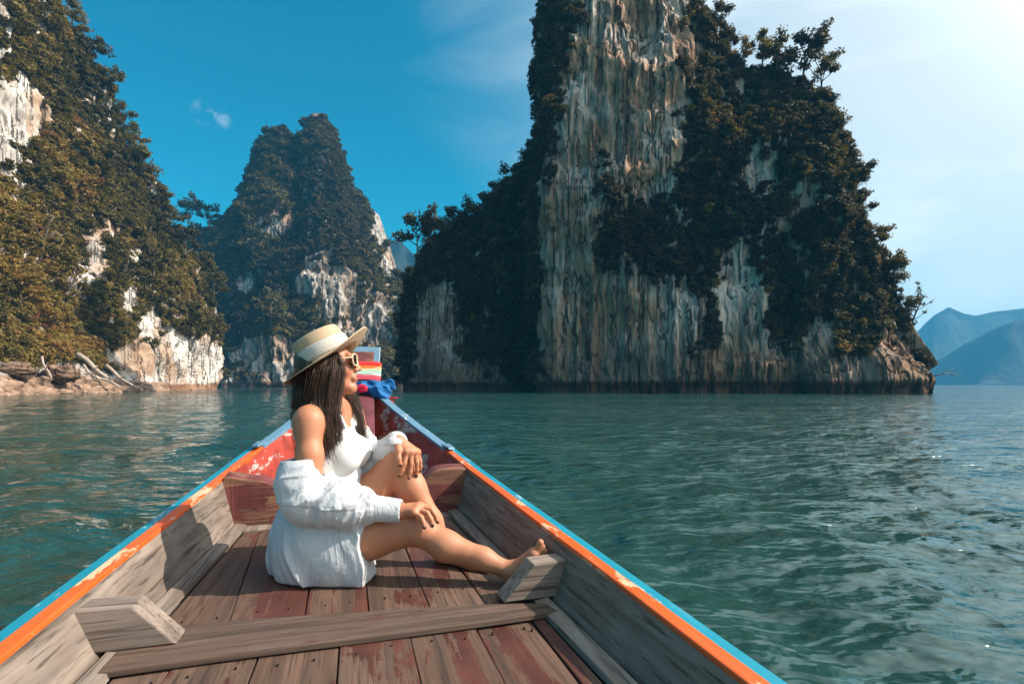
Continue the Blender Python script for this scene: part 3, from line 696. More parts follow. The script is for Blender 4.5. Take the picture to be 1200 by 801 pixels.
def mat_wood(name, paint=(0.16, 0.035, 0.025), amount=0.5, tone=1.0, patch=2.2, grain_axis=1, gray=(0.30, 0.195, 0.140)):
    m = NM(name)
    sc = [7.0, 7.0, 7.0]; sc[grain_axis] = 0.26
    gr = m.coord(tuple(sc), rnd=37.0); iso = m.coord((1, 1, 1), rnd=11.0)
    st = [1.0, 1.0, 1.0]; st[grain_axis] = 0.38
    pv = m.coord(tuple(st), rnd=23.0)
    n1 = m.noise(gr, 3.0, 6, 0.65, 0.5); n2 = m.noise(gr, 12.0, 3, 0.6); n3 = m.noise(iso, 5.0, 4, 0.6)
    g = tuple(c * tone for c in gray)
    wood = m.ramp(n1, [(0.25, tuple(c * 0.22 for c in g)), (0.42, tuple(c * 0.6 for c in g)), (0.58, g), (0.8, tuple(min(0.8, c * 1.5) for c in g))])
    wood = m.mix(m.ramp(n3, [(0.4, 0.0), (0.7, 0.45)]), wood, (0.16 * tone, 0.10 * tone, 0.07 * tone))
    wood = m.mix(m.ramp(n2, [(0.33, 0.7), (0.46, 0.0)]), wood, (0.03, 0.022, 0.018))
    pn = m.noise(pv, patch, 7, 0.68, 0.4)
    pn = m.math('ADD', pn, m.math('MULTIPLY', m.math('SUBTRACT', n1, 0.5), 0.5))
    pf = m.ramp(pn, [(0.62 - 0.30 * amount, 0.0), (0.66 - 0.30 * amount, 1.0)])
    pc = m.mix(n2, paint, tuple(c * 0.55 for c in paint))
    pc = m.mix(m.ramp(n3, [(0.35, 0.5), (0.6, 0.0)]), pc, tuple(min(1, c * 1.9) for c in paint))
    c = m.mix(pf, wood, pc)
    m.p('Base Color', c)
    m.p('Roughness', m.ramp(pf, [(0, 0.78), (1, 0.5)])); m.p('Specular IOR Level', 0.3)
    h = m.math('ADD', m.math('MULTIPLY', n1, 0.6), m.math('ADD', m.math('MULTIPLY', n2, 0.35), m.math('MULTIPLY', pf, 0.22)))
    m.p('Normal', m.bump(h, 0.55, 0.006))
    return m.m
def mat_paint(name, col, chip=0.25, under=(0.36, 0.30, 0.25), rough=0.42):
    m = NM(name)
    st = m.coord((1.0, 0.25, 1.0), rnd=9.0); n = m.noise(st, 16, 7, 0.72, 0.3); n2 = m.noise(m.coord(), 4, 4); n3 = m.noise(m.coord((40, 1.2, 40)), 2.0, 4, 0.6)
    c = m.mix(n2, col, tuple(x * 0.72 for x in col))
    c = m.mix(m.ramp(n3, [(0.55, 0.0), (0.75, 0.35)]), c, tuple(min(1, x * 1.15 + 0.10) for x in col))
    f = m.ramp(n, [(0.68 - chip * 0.2, 0.0), (0.71 - chip * 0.2, 1.0)])
    c = m.mix(f, c, under)
    m.p('Base Color', c); m.p('Roughness', rough); m.p('Normal', m.bump(m.math('ADD', m.math('MULTIPLY', n3, 0.5), m.math('MULTIPLY', f, -0.5)), 0.35, 0.004))
    return m.m
W_FLOOR = mat_wood('worn_floor_wood', (0.080, 0.029, 0.020), 0.27, 0.62, gray=(0.27, 0.158, 0.108))
W_FLOOR2 = mat_wood('worn_red_floor_wood', (0.085, 0.029, 0.020), 0.38, 0.56, gray=(0.27, 0.15, 0.10))
W_CROSS = mat_wood('worn_cross_plank_wood', (0.075, 0.028, 0.021), 0.28, 0.52, 3.0, 0, (0.26, 0.165, 0.12))
W_HULL = mat_wood('grey_hull_wood', (0.12, 0.04, 0.03), -0.35, 0.80, gray=(0.33, 0.262, 0.212))
W_BLOCK = mat_wood('grey_block_wood', (0.10, 0.03, 0.02), -0.35, 0.9, 2.0, 0, (0.31, 0.245, 0.20))
W_RED = mat_wood('flaking_red_wood', (0.13, 0.036, 0.032), 0.60, 0.8, 9.0, 0, (0.38, 0.17, 0.10))
W_FLAKE = mat_wood('red_white_flaking_hull', (0.30, 0.040, 0.025), 0.62, 1.35, 7.0, 1, (0.46, 0.38, 0.34))
W_MAUVE = mat_wood('mauve_deck_wood', (0.15, 0.045, 0.050), 1.0, 0.7, 2.2, 1)
P_ORANGE = mat_paint('orange_rail_paint', (0.78, 0.115, 0.015), 0.58, (0.75, 0.42, 0.25))
P_TEAL = mat_paint('teal_rail_paint', (0.008, 0.25, 0.35), 0.5, (0.4, 0.5, 0.5))
P_BLUE = mat_paint('blue_grey_cap_paint', (0.13, 0.25, 0.35), 0.45, (0.50, 0.50, 0.45))
P_OUT = mat_paint('hull_outside_paint', (0.62, 0.60, 0.56), 0.2)

S_TAB = [-1.5, 0.0, 0.9, 1.6, 2.9, 3.46, 4.0, 4.4, 4.72]
A_TAB = [0.82, 0.765, 0.722, 0.685, 0.618, 0.598, 0.445, 0.300, 0.185]    # inner face of the rail
Z_TAB = [-0.64, -0.605, -0.568, -0.532, -0.470, -0.440, -0.315, -0.190, -0.075] # rail top
F_TAB = [0.70, 0.665, 0.632, 0.600, 0.545, 0.50, 0.33, 0.18, 0.06]        # chine
FZ = -0.709
def at_s(s, sg=1): return np.interp(s, S_TAB, A_TAB), np.interp(s, S_TAB, Z_TAB) - (0.022 * min(1.5, max(0.0, (2.9 - s) / 1.6)) if sg < 0 else 0), np.interp(s, S_TAB, F_TAB)

SS = list(np.linspace(-1.5, 3.46, 26)) + list(np.linspace(3.6, 4.72, 10))
for sg in (-1, 1):
    EX = 0.16 if sg < 0 else 0.0      # the port rail reaches further forward
    # inner hull side: the cabin stretch and the flaking bow stretch
    for nm, s0, s1, mt in (('hull_plank', -1.5, 2.97, W_HULL), ('bow_plank', 2.97, 4.74, W_FLAKE)):
        mb = MB(); secs = []
        for s in np.linspace(s0, s1, 28):
            a, z, f = at_s(s, sg); zb = FZ - 0.05 if s < 2.97 else FZ - 0.05 + max(0, s - 3.4) * 0.30
            secs.append([(sg * (a - 0.004), s, z - 0.012), (sg * f, s, zb), (sg * (f + 0.028), s, zb), (sg * (a + 0.028), s, z - 0.012)])
        mb.loft(secs); mb.build(nm, mt, boat)
    # outer skin down below the water line
    mb = MB(); secs = []
    for s in SS:
        a, z, f = at_s(s, sg); k = np.clip((s - 3.2) / 1.6, 0, 1)
        secs.append([(sg * (a + 0.030), s, z - 0.016), (sg * (f + 0.09) * (1 - 0.55 * k), s - 0.1 * k, FZ - 0.12), (sg * (f * 0.72) * (1 - 0.85 * k), s - 0.35 * k, -HC - 0.2), (sg * (f * 0.72) * (1 - 0.85 * k) - sg * 0.03, s - 0.35 * k, -HC - 0.2), (sg * (f + 0.06) * (1 - 0.55 * k), s - 0.1 * k, FZ - 0.12), (sg * (a + 0.029), s, z - 0.014)])
    mb.loft(secs); mb.build('hull_skin', P_OUT, boat)
    # orange inner rail (top and inner face), teal outer rail
    mb = MB(); secs = []
    for s in np.linspace(-1.5, 3.50 + EX, 40):
        a, z, f = at_s(s, sg); w = 0.0015 * math.sin(s * 5.1 + sg)
        secs.append([(sg * (a + w), s, z + .001), (sg * (a + 0.040), s, z + .002), (sg * (a + 0.040), s, z - 0.05), (sg * (a - 0.004 + w), s, z - 0.046)])
    mb.loft(secs); mb.build('inner_rail', P_ORANGE, boat, bevel=0.004)
    mb = MB(); secs = []
    for s in np.linspace(-1.5, 3.56 + EX, 40):
        a, z, f = at_s(s, sg)
        secs.append([(sg * (a + 0.0415), s, z - 0.004), (sg * (a + 0.084), s, z - 0.008), (sg * (a + 0.084), s, z - 0.05), (sg * (a + 0.0415), s, z - 0.05)])
    mb.loft(secs); mb.build('outer_rail', P_TEAL, boat, bevel=0.004)
    # blue-grey cap of the bow, running up to the stem, and its butt block
    mb = MB(); secs = []
    for s in np.linspace(3.512 + EX, 4.80, 16):
        a, z, f = at_s(min(s, 4.72), sg); 
        secs.append([(sg * (a - 0.006), s, z + 0.004), (sg * (a + 0.062), s, z + 0.0), (sg * (a + 0.066), s, z - 0.034), (sg * (a - 0.004), s, z - 0.030)])
    mb.loft(secs); mb.build('bow_rail', P_BLUE, boat, bevel=0.004)
    mb = MB(); a, z, f = at_s(3.50 + EX, sg)
    mb.hexa([(sg * (a + 0.012), 3.40 + EX, z + 0.006), (sg * (a + 0.060), 3.44 + EX, z + 0.003), (sg * (a + 0.05), 3.60 + EX, z + 0.012), (sg * (a - 0.01), 3.60 + EX, z + 0.012), (sg * (a + 0.012), 3.41 + EX, z + 0.020), (sg * (a + 0.058), 3.45 + EX, z + 0.016), (sg * (a + 0.05), 3.60 + EX, z + 0.026), (sg * (a - 0.01), 3.60 + EX, z + 0.026)])
    mb.build('rail_block', P_BLUE, boat, bevel=0.004)
    # chine strip along the floor edge
    mb = MB(); secs = []
    for s in np.linspace(-1.0, 2.90, 20):
        a, z, f = at_s(s, sg); secs.append([(sg * (f - 0.044), s, FZ - 0.004), (sg * (f - 0.040), s, FZ + 0.014), (sg * (f + 0.006), s, FZ + 0.022), (sg * (f + 0.012), s, FZ - 0.004)])
    mb.loft(secs); mb.build('chine_strip', W_HULL, boat, bevel=0.002)
    # knee block: slanted timber between floor and side
    mb = MB(); q_ = 0.010 if sg > 0 else 0.0; d = [(0.446 + q_, FZ + 0.02), (0.636, FZ + 0.02), (0.694, -0.574), (0.548 + q_, -0.578)]
    mb.hexa([(sg * d[0][0], 1.602, d[0][1]), (sg * d[1][0], 1.602, d[1][1]), (sg * d[1][0], 1.688, d[1][1]), (sg * d[0][0], 1.688, d[0][1]),
             (sg * d[3][0], 1.602, d[3][1]), (sg * d[2][0], 1.602, d[2][1]), (sg * d[2][0], 1.688, d[2][1]), (sg * d[3][0], 1.688, d[3][1])])
    mb.build('knee_block', W_BLOCK, boat, bevel=0.005)

# floor boards, near and far of the cross plank
def boards(seams0, seams1, s0, s1, mats, zoff):
    for i in range(len(seams0) - 1):
        g = 0.0016; mb = MB(); dz = zoff + random.uniform(-0.0035, 0.0035); e = random.uniform(-0.004, 0.004)
        secs = []
        for t in np.linspace(0, 1, 7):
            l = seams0[i] + (seams1[i] - seams0[i]) * t + g; r = seams0[i+1] + (seams1[i+1] - seams0[i+1]) * t - g; s = s0 + (s1 - s0) * t + (e if t in (0, 1) else 0)
            w = 0.0012 * math.sin(9 * t + i * 2); b = 0.0015 * math.sin(t * 6 + i)
            secs.append([(l + w, s, FZ + dz + b), (r + w, s, FZ + dz + b * .4), (r + w, s, FZ - 0.022), (l + w, s, FZ - 0.022)])
        mb.loft(secs); mb.build('floor_board', mats[i % len(mats)], boat, bevel=0.003)
boards([-0.640, -0.50, -0.275, -0.04, 0.16, 0.365, 0.545, 0.635], [-0.558, -0.435, -0.235, -0.035, 0.155, 0.345, 0.515, 0.556], -0.6, 1.515, [W_FLOOR, W_FLOOR, W_FLOOR2, W_FLOOR, W_FLOOR2, W_FLOOR2, W_FLOOR], 0.0)
boards([-0.548, -0.335, -0.135, 0.05, 0.24, 0.42, 0.55], [-0.500, -0.43, -0.16, 0.04, 0.21, 0.36, 0.50], 1.52, 2.80, [W_FLOOR2, W_FLOOR2, W_FLOOR2, W_FLOOR2, W_FLOOR, W_FLOOR], 0.0)
mb = MB(); mb.box(-0.505, 0.505, 2.806, 2.90, FZ - 0.02, FZ + 0.006); mb.build('foot_board', W_HULL, boat, bevel=0.003)
mb = MB(); mb.box(-0.60, 0.60, -1.2, 2.95, FZ - 0.05, FZ - 0.024); mb.build('floor_bed', W_HULL, boat)
# tapering cross plank
mb = MB(); secs = []
for t in np.linspace(0, 1, 12):
    a = -0.585 + 1.185 * t; n = 1.742 - 0.10 * t - 0.075 * t ** 3
    secs.append([(a, 1.497 + .003 * math.sin(7 * t), FZ + 0.003), (a, 1.499 + .003 * math.sin(7 * t), FZ + 0.020), (a, n + .004 * math.sin(9 * t), FZ + 0.018), (a, n + .004 * math.sin(9 * t), FZ + 0.003)])
mb.loft(secs); mb.build('cross_plank', W_CROSS, boat, bevel=0.003)
# thick bulkhead with a hollowed middle
mb = MB(); secs = []
for x in np.linspace(-0.612, 0.612, 61):
    k = abs(x); top = -0.468 - 0.115 * float(smoothstep(0.47, 0.25, np.array(k))) - 0.006 * math.sin(x * 23) - 0.012 * float(smoothstep(0.60, 0.45, np.array(k)))
    lo = FZ - 0.03
    kk = 0.545 + (k - 0.545) * 1.0
    lo = FZ - 0.03 if k < 0.545 else FZ - 0.03 + (k - 0.545) / (0.067) * 0.22
    secs.append([(x, 2.905, lo), (x, 3.05, lo), (x, 3.045, top + 0.012), (x, 2.92, top)])
mb.loft(secs); mb.build('bulkhead', W_RED, boat, bevel=0.006)
# bow: sole, step, rising stem deck
mb = MB(); mb.loft([[(-0.50, 3.05, -0.66), (0.50, 3.05, -0.66), (0.50, 3.05, -0.70), (-0.50, 3.05, -0.70)], [(-0.36, 3.95, -0.60), (0.36, 3.95, -0.60), (0.36, 3.95, -0.64), (-0.36, 3.95, -0.64)], [(-0.12, 4.6, -0.45), (0.12, 4.6, -0.45), (0.12, 4.6, -0.5), (-0.12, 4.6, -0.5)]])
mb.build('bow_sole', W_MAUVE, boat)
mb = MB(); mb.loft([[(-0.20, 3.62, -0.515), (0.20, 3.62, -0.515), (0.20, 3.62, -0.64), (-0.20, 3.62, -0.64)], [(-0.17, 3.92, -0.435), (0.17, 3.92, -0.435), (0.17, 3.92, -0.62), (-0.17, 3.92, -0.62)]])
mb.build('bow_step', W_MAUVE, boat, bevel=0.006)
mb = MB(); mb.loft([[(-0.155, 3.90, -0.415), (0.155, 3.90, -0.415), (0.155, 3.90, -0.45), (-0.155, 3.90, -0.45)], [(-0.165, 4.3, -0.25), (0.165, 4.3, -0.25), (0.165, 4.3, -0.29), (-0.165, 4.3, -0.29)], [(-0.18, 4.74, -0.065), (0.18, 4.74, -0.065), (0.18, 4.74, -0.105), (-0.18, 4.74, -0.105)]])
mb.build('stem_deck', W_MAUVE, boat, bevel=0.005)
# upright prow board with a raised border and a recessed red panel
def prow_pt(u, v): # u -1..1, v 0..1
    return (u * (0.205 + 0.045 * v), 4.76 + 0.27 * v, -0.16 + 0.505 * v)
mb = MB(); n = 10; secs = []
for i in range(n + 1):
    v = i / n; a, s, z = prow_pt(1, v); secs.append([(-a, s, z), (a, s, z), (a, s + 0.06, z - 0.02), (-a, s + 0.06, z - 0.02)])
mb.loft(secs); prow = mb.build('prow', P_BLUE, boat, bevel=0.006)
mb = MB(); q = []
for (u, v) in ((-.78, .40), (.78, .40), (.78, .90), (-.78, .90)): q.append(Vector(prow_pt(u, v)))
nrm = (q[1] - q[0]).cross(q[3] - q[0]).normalized(); nrm = nrm if nrm.y < 0 else -nrm
mb.hexa([tuple(p - nrm * 0.01) for p in q] + [tuple(p + nrm * 0.005) for p in q]); mb.build('prow_panel', W_RED, prow, bevel=0.003)

# ------------------------------------------------------------------ sashes, scarf and flower on the prow
def mat_cloth(name, col, rough=0.75, bump=0.4, sc=60, trans=0.15):
    m = NM(name); n = m.noise(m.coord(), sc, 4, 0.6); m.p('Base Color', m.mix(n, col, tuple(c * 0.78 for c in col))); m.p('Roughness', rough); m.p('Specular IOR Level', 0.2)
    m.p('Sheen Weight', 0.15); m.p('Normal', m.bump(n, bump, 0.006))
    if trans:
        tr = m.n('ShaderNodeBsdfTranslucent', {'Color': (*col, 1)}); mx = m.n('ShaderNodeMixShader', {0: trans, 1: m.b.outputs[0], 2: tr.outputs[0]}); m.t.links.new(mx.outputs[0], m.out.inputs['Surface'])
    return m.m
BOATM = Matrix.Translation((0, 0, HC)) @ Matrix.Rotation(TH, 4, 'Z')
SASH = [('red', (0.75, 0.035, 0.03), 0.655, 0.060), ('orange', (0.85, 0.22, 0.04), 0.605, 0.045), ('cream yellow', (0.80, 0.66, 0.36), 0.558, 0.05), ('mint green', (0.30, 0.66, 0.50), 0.510, 0.045), ('pale grey', (0.68, 0.70, 0.66), 0.468, 0.04), ('pink', (0.68, 0.09, 0.12), 0.415, 0.065)]
for i, (nm, col, v, w) in enumerate(SASH):
    mb = MB(); secs = []
    for k in range(41):
        t = k / 40 * 2 * math.pi; c, s_ = math.cos(t), math.sin(t)
        sup = lambda q: math.copysign(abs(q) ** 0.35, q)
        vv = v + 0.012 * math.sin(2.0 * t + i) + 0.006 * math.sin(5 * t + i * 2)
        sec = []
        for j, (dv, out) in enumerate(((-.5, .010), (-.25, .020), (0, .014), (.25, .022), (.5, .010))):
            a, s, z = prow_pt(1, vv + dv * w * 1.9)
            sec.append((sup(c) * (a + out), s + 0.03 + sup(s_) * (0.032 + out), z - 0.01 * sup(s_)))
        a, s, z = prow_pt(1, vv + w * .9); sec.append((sup(c) * (a + .003), s + .03 + sup(s_) * .034, z - 0.01 * sup(s_)))
        a, s, z = prow_pt(1, vv - w * .9); sec.append((sup(c) * (a + .003), s + .03 + sup(s_) * .034, z - 0.01 * sup(s_)))
        secs.append(sec)
    mb.loft(secs, True, False); o = mb.build('sash', mat_cloth('sash_' + nm.replace(' ', '_'), col), None, True); o.matrix_world = BOATM
    tag(o, nm + ' sash wrapped round the upright prow board', 'sash', 'sashes on the prow')

# nail heads along the board ends, too small to tell apart singly
mb = MB(); g = random.Random(4)
for row, seams in ((1.455, (-.50, -.33, -.14, .06, .25, .43, .535)), (0.62, (-.55, -.38, -.16, .06, .26, .45, .58)), (1.80, (-.44, -.235, -.045, .145, .33, .48)), (2.745, (-.465, -.295, -.06, .125, .285, .43))):
    for c in seams:
        for d in (-.045, .045):
            x, y = c + d + g.uniform(-.008, .008), row + g.uniform(-.012, .012); mb.tube([(x, y, FZ - .004), (x, y, FZ + .0040)], .0030, 8)
tag(mb.build('nail_head', NM('rusty_nail').m, boat), kind='stuff')
_n = bpy.data.materials['rusty_nail'].node_tree.nodes['Principled BSDF']; _n.inputs['Base Color'].default_value = (0.03, 0.02, 0.016, 1); _n.inputs['Metallic'].default_value = 0.5; _n.inputs['Roughness'].default_value = 0.6
# ------------------------------------------------------------------ implicit surfaces for the figure and soft things
class Grid:
    def __init__(s, lo, hi, h):
        s.lo = np.array(lo, float); s.h = h; s.n = np.ceil((np.array(hi) - s.lo) / h).astype(int) + 1
        s.a = np.full(s.n, 0.5, np.float32)
    def region(s, lo, hi):
        i0 = np.clip(np.floor((np.array(lo) - s.lo) / s.h).astype(int), 0, s.n); i1 = np.clip(np.ceil((np.array(hi) - s.lo) / s.h).astype(int) + 1, 0, s.n)
        sl = tuple(slice(a, b) for a, b in zip(i0, i1))
        ax = [s.lo[k] + s.h * np.arange(i0[k], i1[k]) for k in range(3)]
        X, Y, Z = np.meshgrid(*ax, indexing='ij', sparse=True)
        return sl, X, Y, Z
    def put(s, sl, d, k, sub=False):
        a = s.a[sl]
        if sub:
            d = -d
            if k > 0: h = np.clip(0.5 - 0.5 * (d - a) / k, 0, 1); s.a[sl] = d * (1 - h) + a * h + k * h * (1 - h)
            else: s.a[sl] = np.maximum(a, d)
        elif k > 0:
            h = np.clip(0.5 + 0.5 * (a - d) / k, 0, 1); s.a[sl] = a * (1 - h) + d * h - k * h * (1 - h)
        else: s.a[sl] = np.minimum(a, d)
    def cone(s, p, q, r0, r1, k=0.02, sub=False, fn=None, sq=None):
        p, q = np.array(p, float), np.array(q, float); m = max(r0, r1) * (max(sq) if sq else 1) + k + 0.03
        sl, X, Y, Z = s.region(np.minimum(p, q) - m, np.maximum(p, q) + m)
        if 0 in s.a[sl].shape: return
        ab = q - p; L2 = ab @ ab + 1e-12
        t = np.clip(((X - p[0]) * ab[0] + (Y - p[1]) * ab[1] + (Z - p[2]) * ab[2]) / L2, 0, 1)
        dx, dy, dz = X - p[0] - t * ab[0], Y - p[1] - t * ab[1], Z - p[2] - t * ab[2]
        if sq: dx, dy, dz = dx / sq[0], dy / sq[1], dz / sq[2]
        d = np.sqrt(dx * dx + dy * dy + dz * dz) - (r0 + (r1 - r0) * t)
        if fn is not None: d = d + fn(X, Y, Z, t, dx, dy, dz)
        s.put(sl, d, k, sub)
    def ell(s, c, r, Rm=None, k=0.02, sub=False, fn=None):
        c, r = np.array(c, float), np.array(r, float); m = r.max() + k + 0.03
        sl, X, Y, Z = s.region(c - m, c + m)
        if 0 in s.a[sl].shape: return
        X, Y, Z = X - c[0], Y - c[1], Z - c[2]
        if Rm is not None: X, Y, Z = (X * Rm[i][0] + Y * Rm[i][1] + Z * Rm[i][2] for i in range(3))
        k0 = np.sqrt((X / r[0]) ** 2 + (Y / r[1]) ** 2 + (Z / r[2]) ** 2); k1 = np.sqrt((X / r[0]**2) ** 2 + (Y / r[1]**2) ** 2 + (Z / r[2]**2) ** 2) + 1e-9
        d = k0 * (k0 - 1) / k1
        if fn is not None: d = d + fn(X + c[0], Y + c[1], Z + c[2])
        s.put(sl, d, k, sub)
    def chain(s, pts, rad, k=0.01, **kw):
        for i in range(len(pts) - 1): s.cone(pts[i], pts[i+1], rad[i], rad[i+1], k, **kw)
    def mesh(s, name, relax=0):
        a = s.a; n = a.shape; ins = a < 0
        corners = [(i, j, k) for i in (0, 1) for j in (0, 1) for k in (0, 1)]
        def cs(A, o): return A[o[0]:n[0]-1+o[0], o[1]:n[1]-1+o[1], o[2]:n[2]-1+o[2]]
        cnt = sum(cs(ins, o).astype(np.int8) for o in corners)
        act = (cnt > 0) & (cnt < 8)
        idx = np.argwhere(act); vid = np.full(act.shape, -1, np.int64); vid[act] = np.arange(len(idx))
        acc = np.zeros((len(idx), 3)); w = np.zeros(len(idx))
        val = {o: a[idx[:, 0]+o[0], idx[:, 1]+o[1], idx[:, 2]+o[2]].astype(float) for o in corners}
        for o in corners:
            for ax in range(3):
                if o[ax]: continue
                o2 = list(o); o2[ax] = 1; o2 = tuple(o2); va, vb = val[o], val[o2]; m = (va < 0) != (vb < 0)
                t = np.where(m, va / (va - vb + 1e-20), 0); p = np.zeros((len(idx), 3)) + np.array(o); p[:, ax] += t
                acc[m] += p[m]; w[m] += 1
        V = s.lo + s.h * (idx + acc / np.maximum(w, 1)[:, None])
        F = []
        for ax in range(3):
            u, v = (ax + 1) % 3, (ax + 2) % 3
            A = [slice(1, n[k]-1) for k in range(3)]; A[ax] = slice(0, n[ax]-1); B = list(A); B[ax] = slice(1, n[ax])
            A, B = tuple(A), tuple(B)
            ch = ins[A] != ins[B]; e = np.argwhere(ch)
            if not len(e): continue
            off = np.array([1, 1, 1]); off[ax] = 0; e = e + off
            fl = ins[tuple(e.T)]
            def g(du, dv):
                c = e.copy(); c[:, u] += du; c[:, v] += dv; return vid[tuple(c.T)]
            q = np.stack([g(-1, -1), g(0, -1), g(0, 0), g(-1, 0)], 1)
            q[~fl] = q[~fl][:, ::-1]; F.append(q)
        F = np.concatenate(F); F = F[(F >= 0).all(1)]
        for _ in range(relax):
            S = np.zeros_like(V); c = np.zeros(len(V))
            for i in range(4):
                np.add.at(S, F[:, i], V[F[:, (i+1) % 4]] + V[F[:, (i+3) % 4]]); np.add.at(c, F[:, i], 2)
            V = V * 0.4 + 0.6 * S / np.maximum(c, 1)[:, None]
        return V, F

# blue scarf knotted round the foot of the prow, red flower in it
def build_scarf():
    G = Grid((-0.42, 4.42, -0.34), (0.42, 5.0, 0.12), 0.006)
    fold = lambda X, Y, Z, t, dx, dy, dz: 0.012 * np.sin(60 * (dy + dz) + 9 * X) + 0.008 * np.sin(45 * X + 60 * dz) 
    ring = []
    for k in range(25):
        t = k / 24 * 2 * math.pi; c, s_ = math.cos(t), math.sin(t); ring.append((math.copysign(abs(c) ** .5, c) * 0.245, 4.80 + math.copysign(abs(s_) ** .5, s_) * 0.075, -0.055 + 0.02 * math.sin(3 * t)))
    for k in range(24): G.cone(ring[k], ring[k+1], 0.045 + 0.008 * math.sin(k), 0.045 + 0.008 * math.sin(k + 1), 0.02, fn=fold)
    G.chain([(0.10, 4.70, -0.02), (0.20, 4.68, -0.04), (0.26, 4.64, -0.10), (0.285, 4.60, -0.20)], [0.045, 0.055, 0.05, 0.035], 0.02, fn=fold)
    G.chain([(0.22, 4.68, -0.02), (0.30, 4.66, 0.0), (0.33, 4.66, -0.05)], [0.035, 0.03, 0.015], 0.015, fn=fold)
    G.chain([(-0.10, 4.69, -0.05), (-0.20, 4.68, -0.04), (-0.25, 4.66, -0.12)], [0.05, 0.05, 0.03], 0.02, fn=fold)
    V, F = G.mesh('scarf', 1)
    o = obj('scarf', mesh_from('scarf', V, F, True), mat_cloth('scarf_blue', (0.012, 0.16, 0.42), 0.6, 0.5, 50)); o.matrix_world = BOATM
    tag(o, 'bright blue scarf knotted round the foot of the prow', 'scarf')
    G = Grid((-0.02, 4.54, -0.12), (0.16, 4.74, 0.04), 0.004)
    G.ell((0.075, 4.645, -0.035), (0.05, 0.035, 0.036), None, 0.0, fn=lambda X, Y, Z: 0.006 * np.sin(9 * np.arctan2(Z + .035, X - .075) + 60 * np.hypot(X - .075, Z + .035)))
    for k in range(7):
        t = k * 0.9; G.ell((0.075 + 0.03 * math.cos(t), 4.625, -0.035 + 0.022 * math.sin(t)), (0.02, 0.014, 0.016), None, 0.006)
    V, F = G.mesh('flower', 1); o = obj('flower', mesh_from('flower', V, F, True), mat_cloth('flower_red', (0.62, 0.012, 0.06), 0.6, 0.5, 60)); o.matrix_world = BOATM
    tag(o, 'crimson cloth flower tucked into the blue scarf', 'flower')
    mb = MB(); mb.tube([(0.27, 4.62, -0.09), (0.31, 4.60, -0.12), (0.345, 4.585, -0.115), (0.37, 4.58, -0.12)], [.006, .009, .008, .004], 6); mb.tube([(0.31, 4.60, -0.12), (0.325, 4.58, -0.15), (0.34, 4.57, -0.16)], [.007, .007, .003], 6)
    o = mb.build('cord', mat_cloth('cord_red', (0.6, 0.03, 0.03)), None, True); o.matrix_world = BOATM; tag(o, 'short frayed red cord sticking out beside the blue scarf', 'cord')
build_scarf()
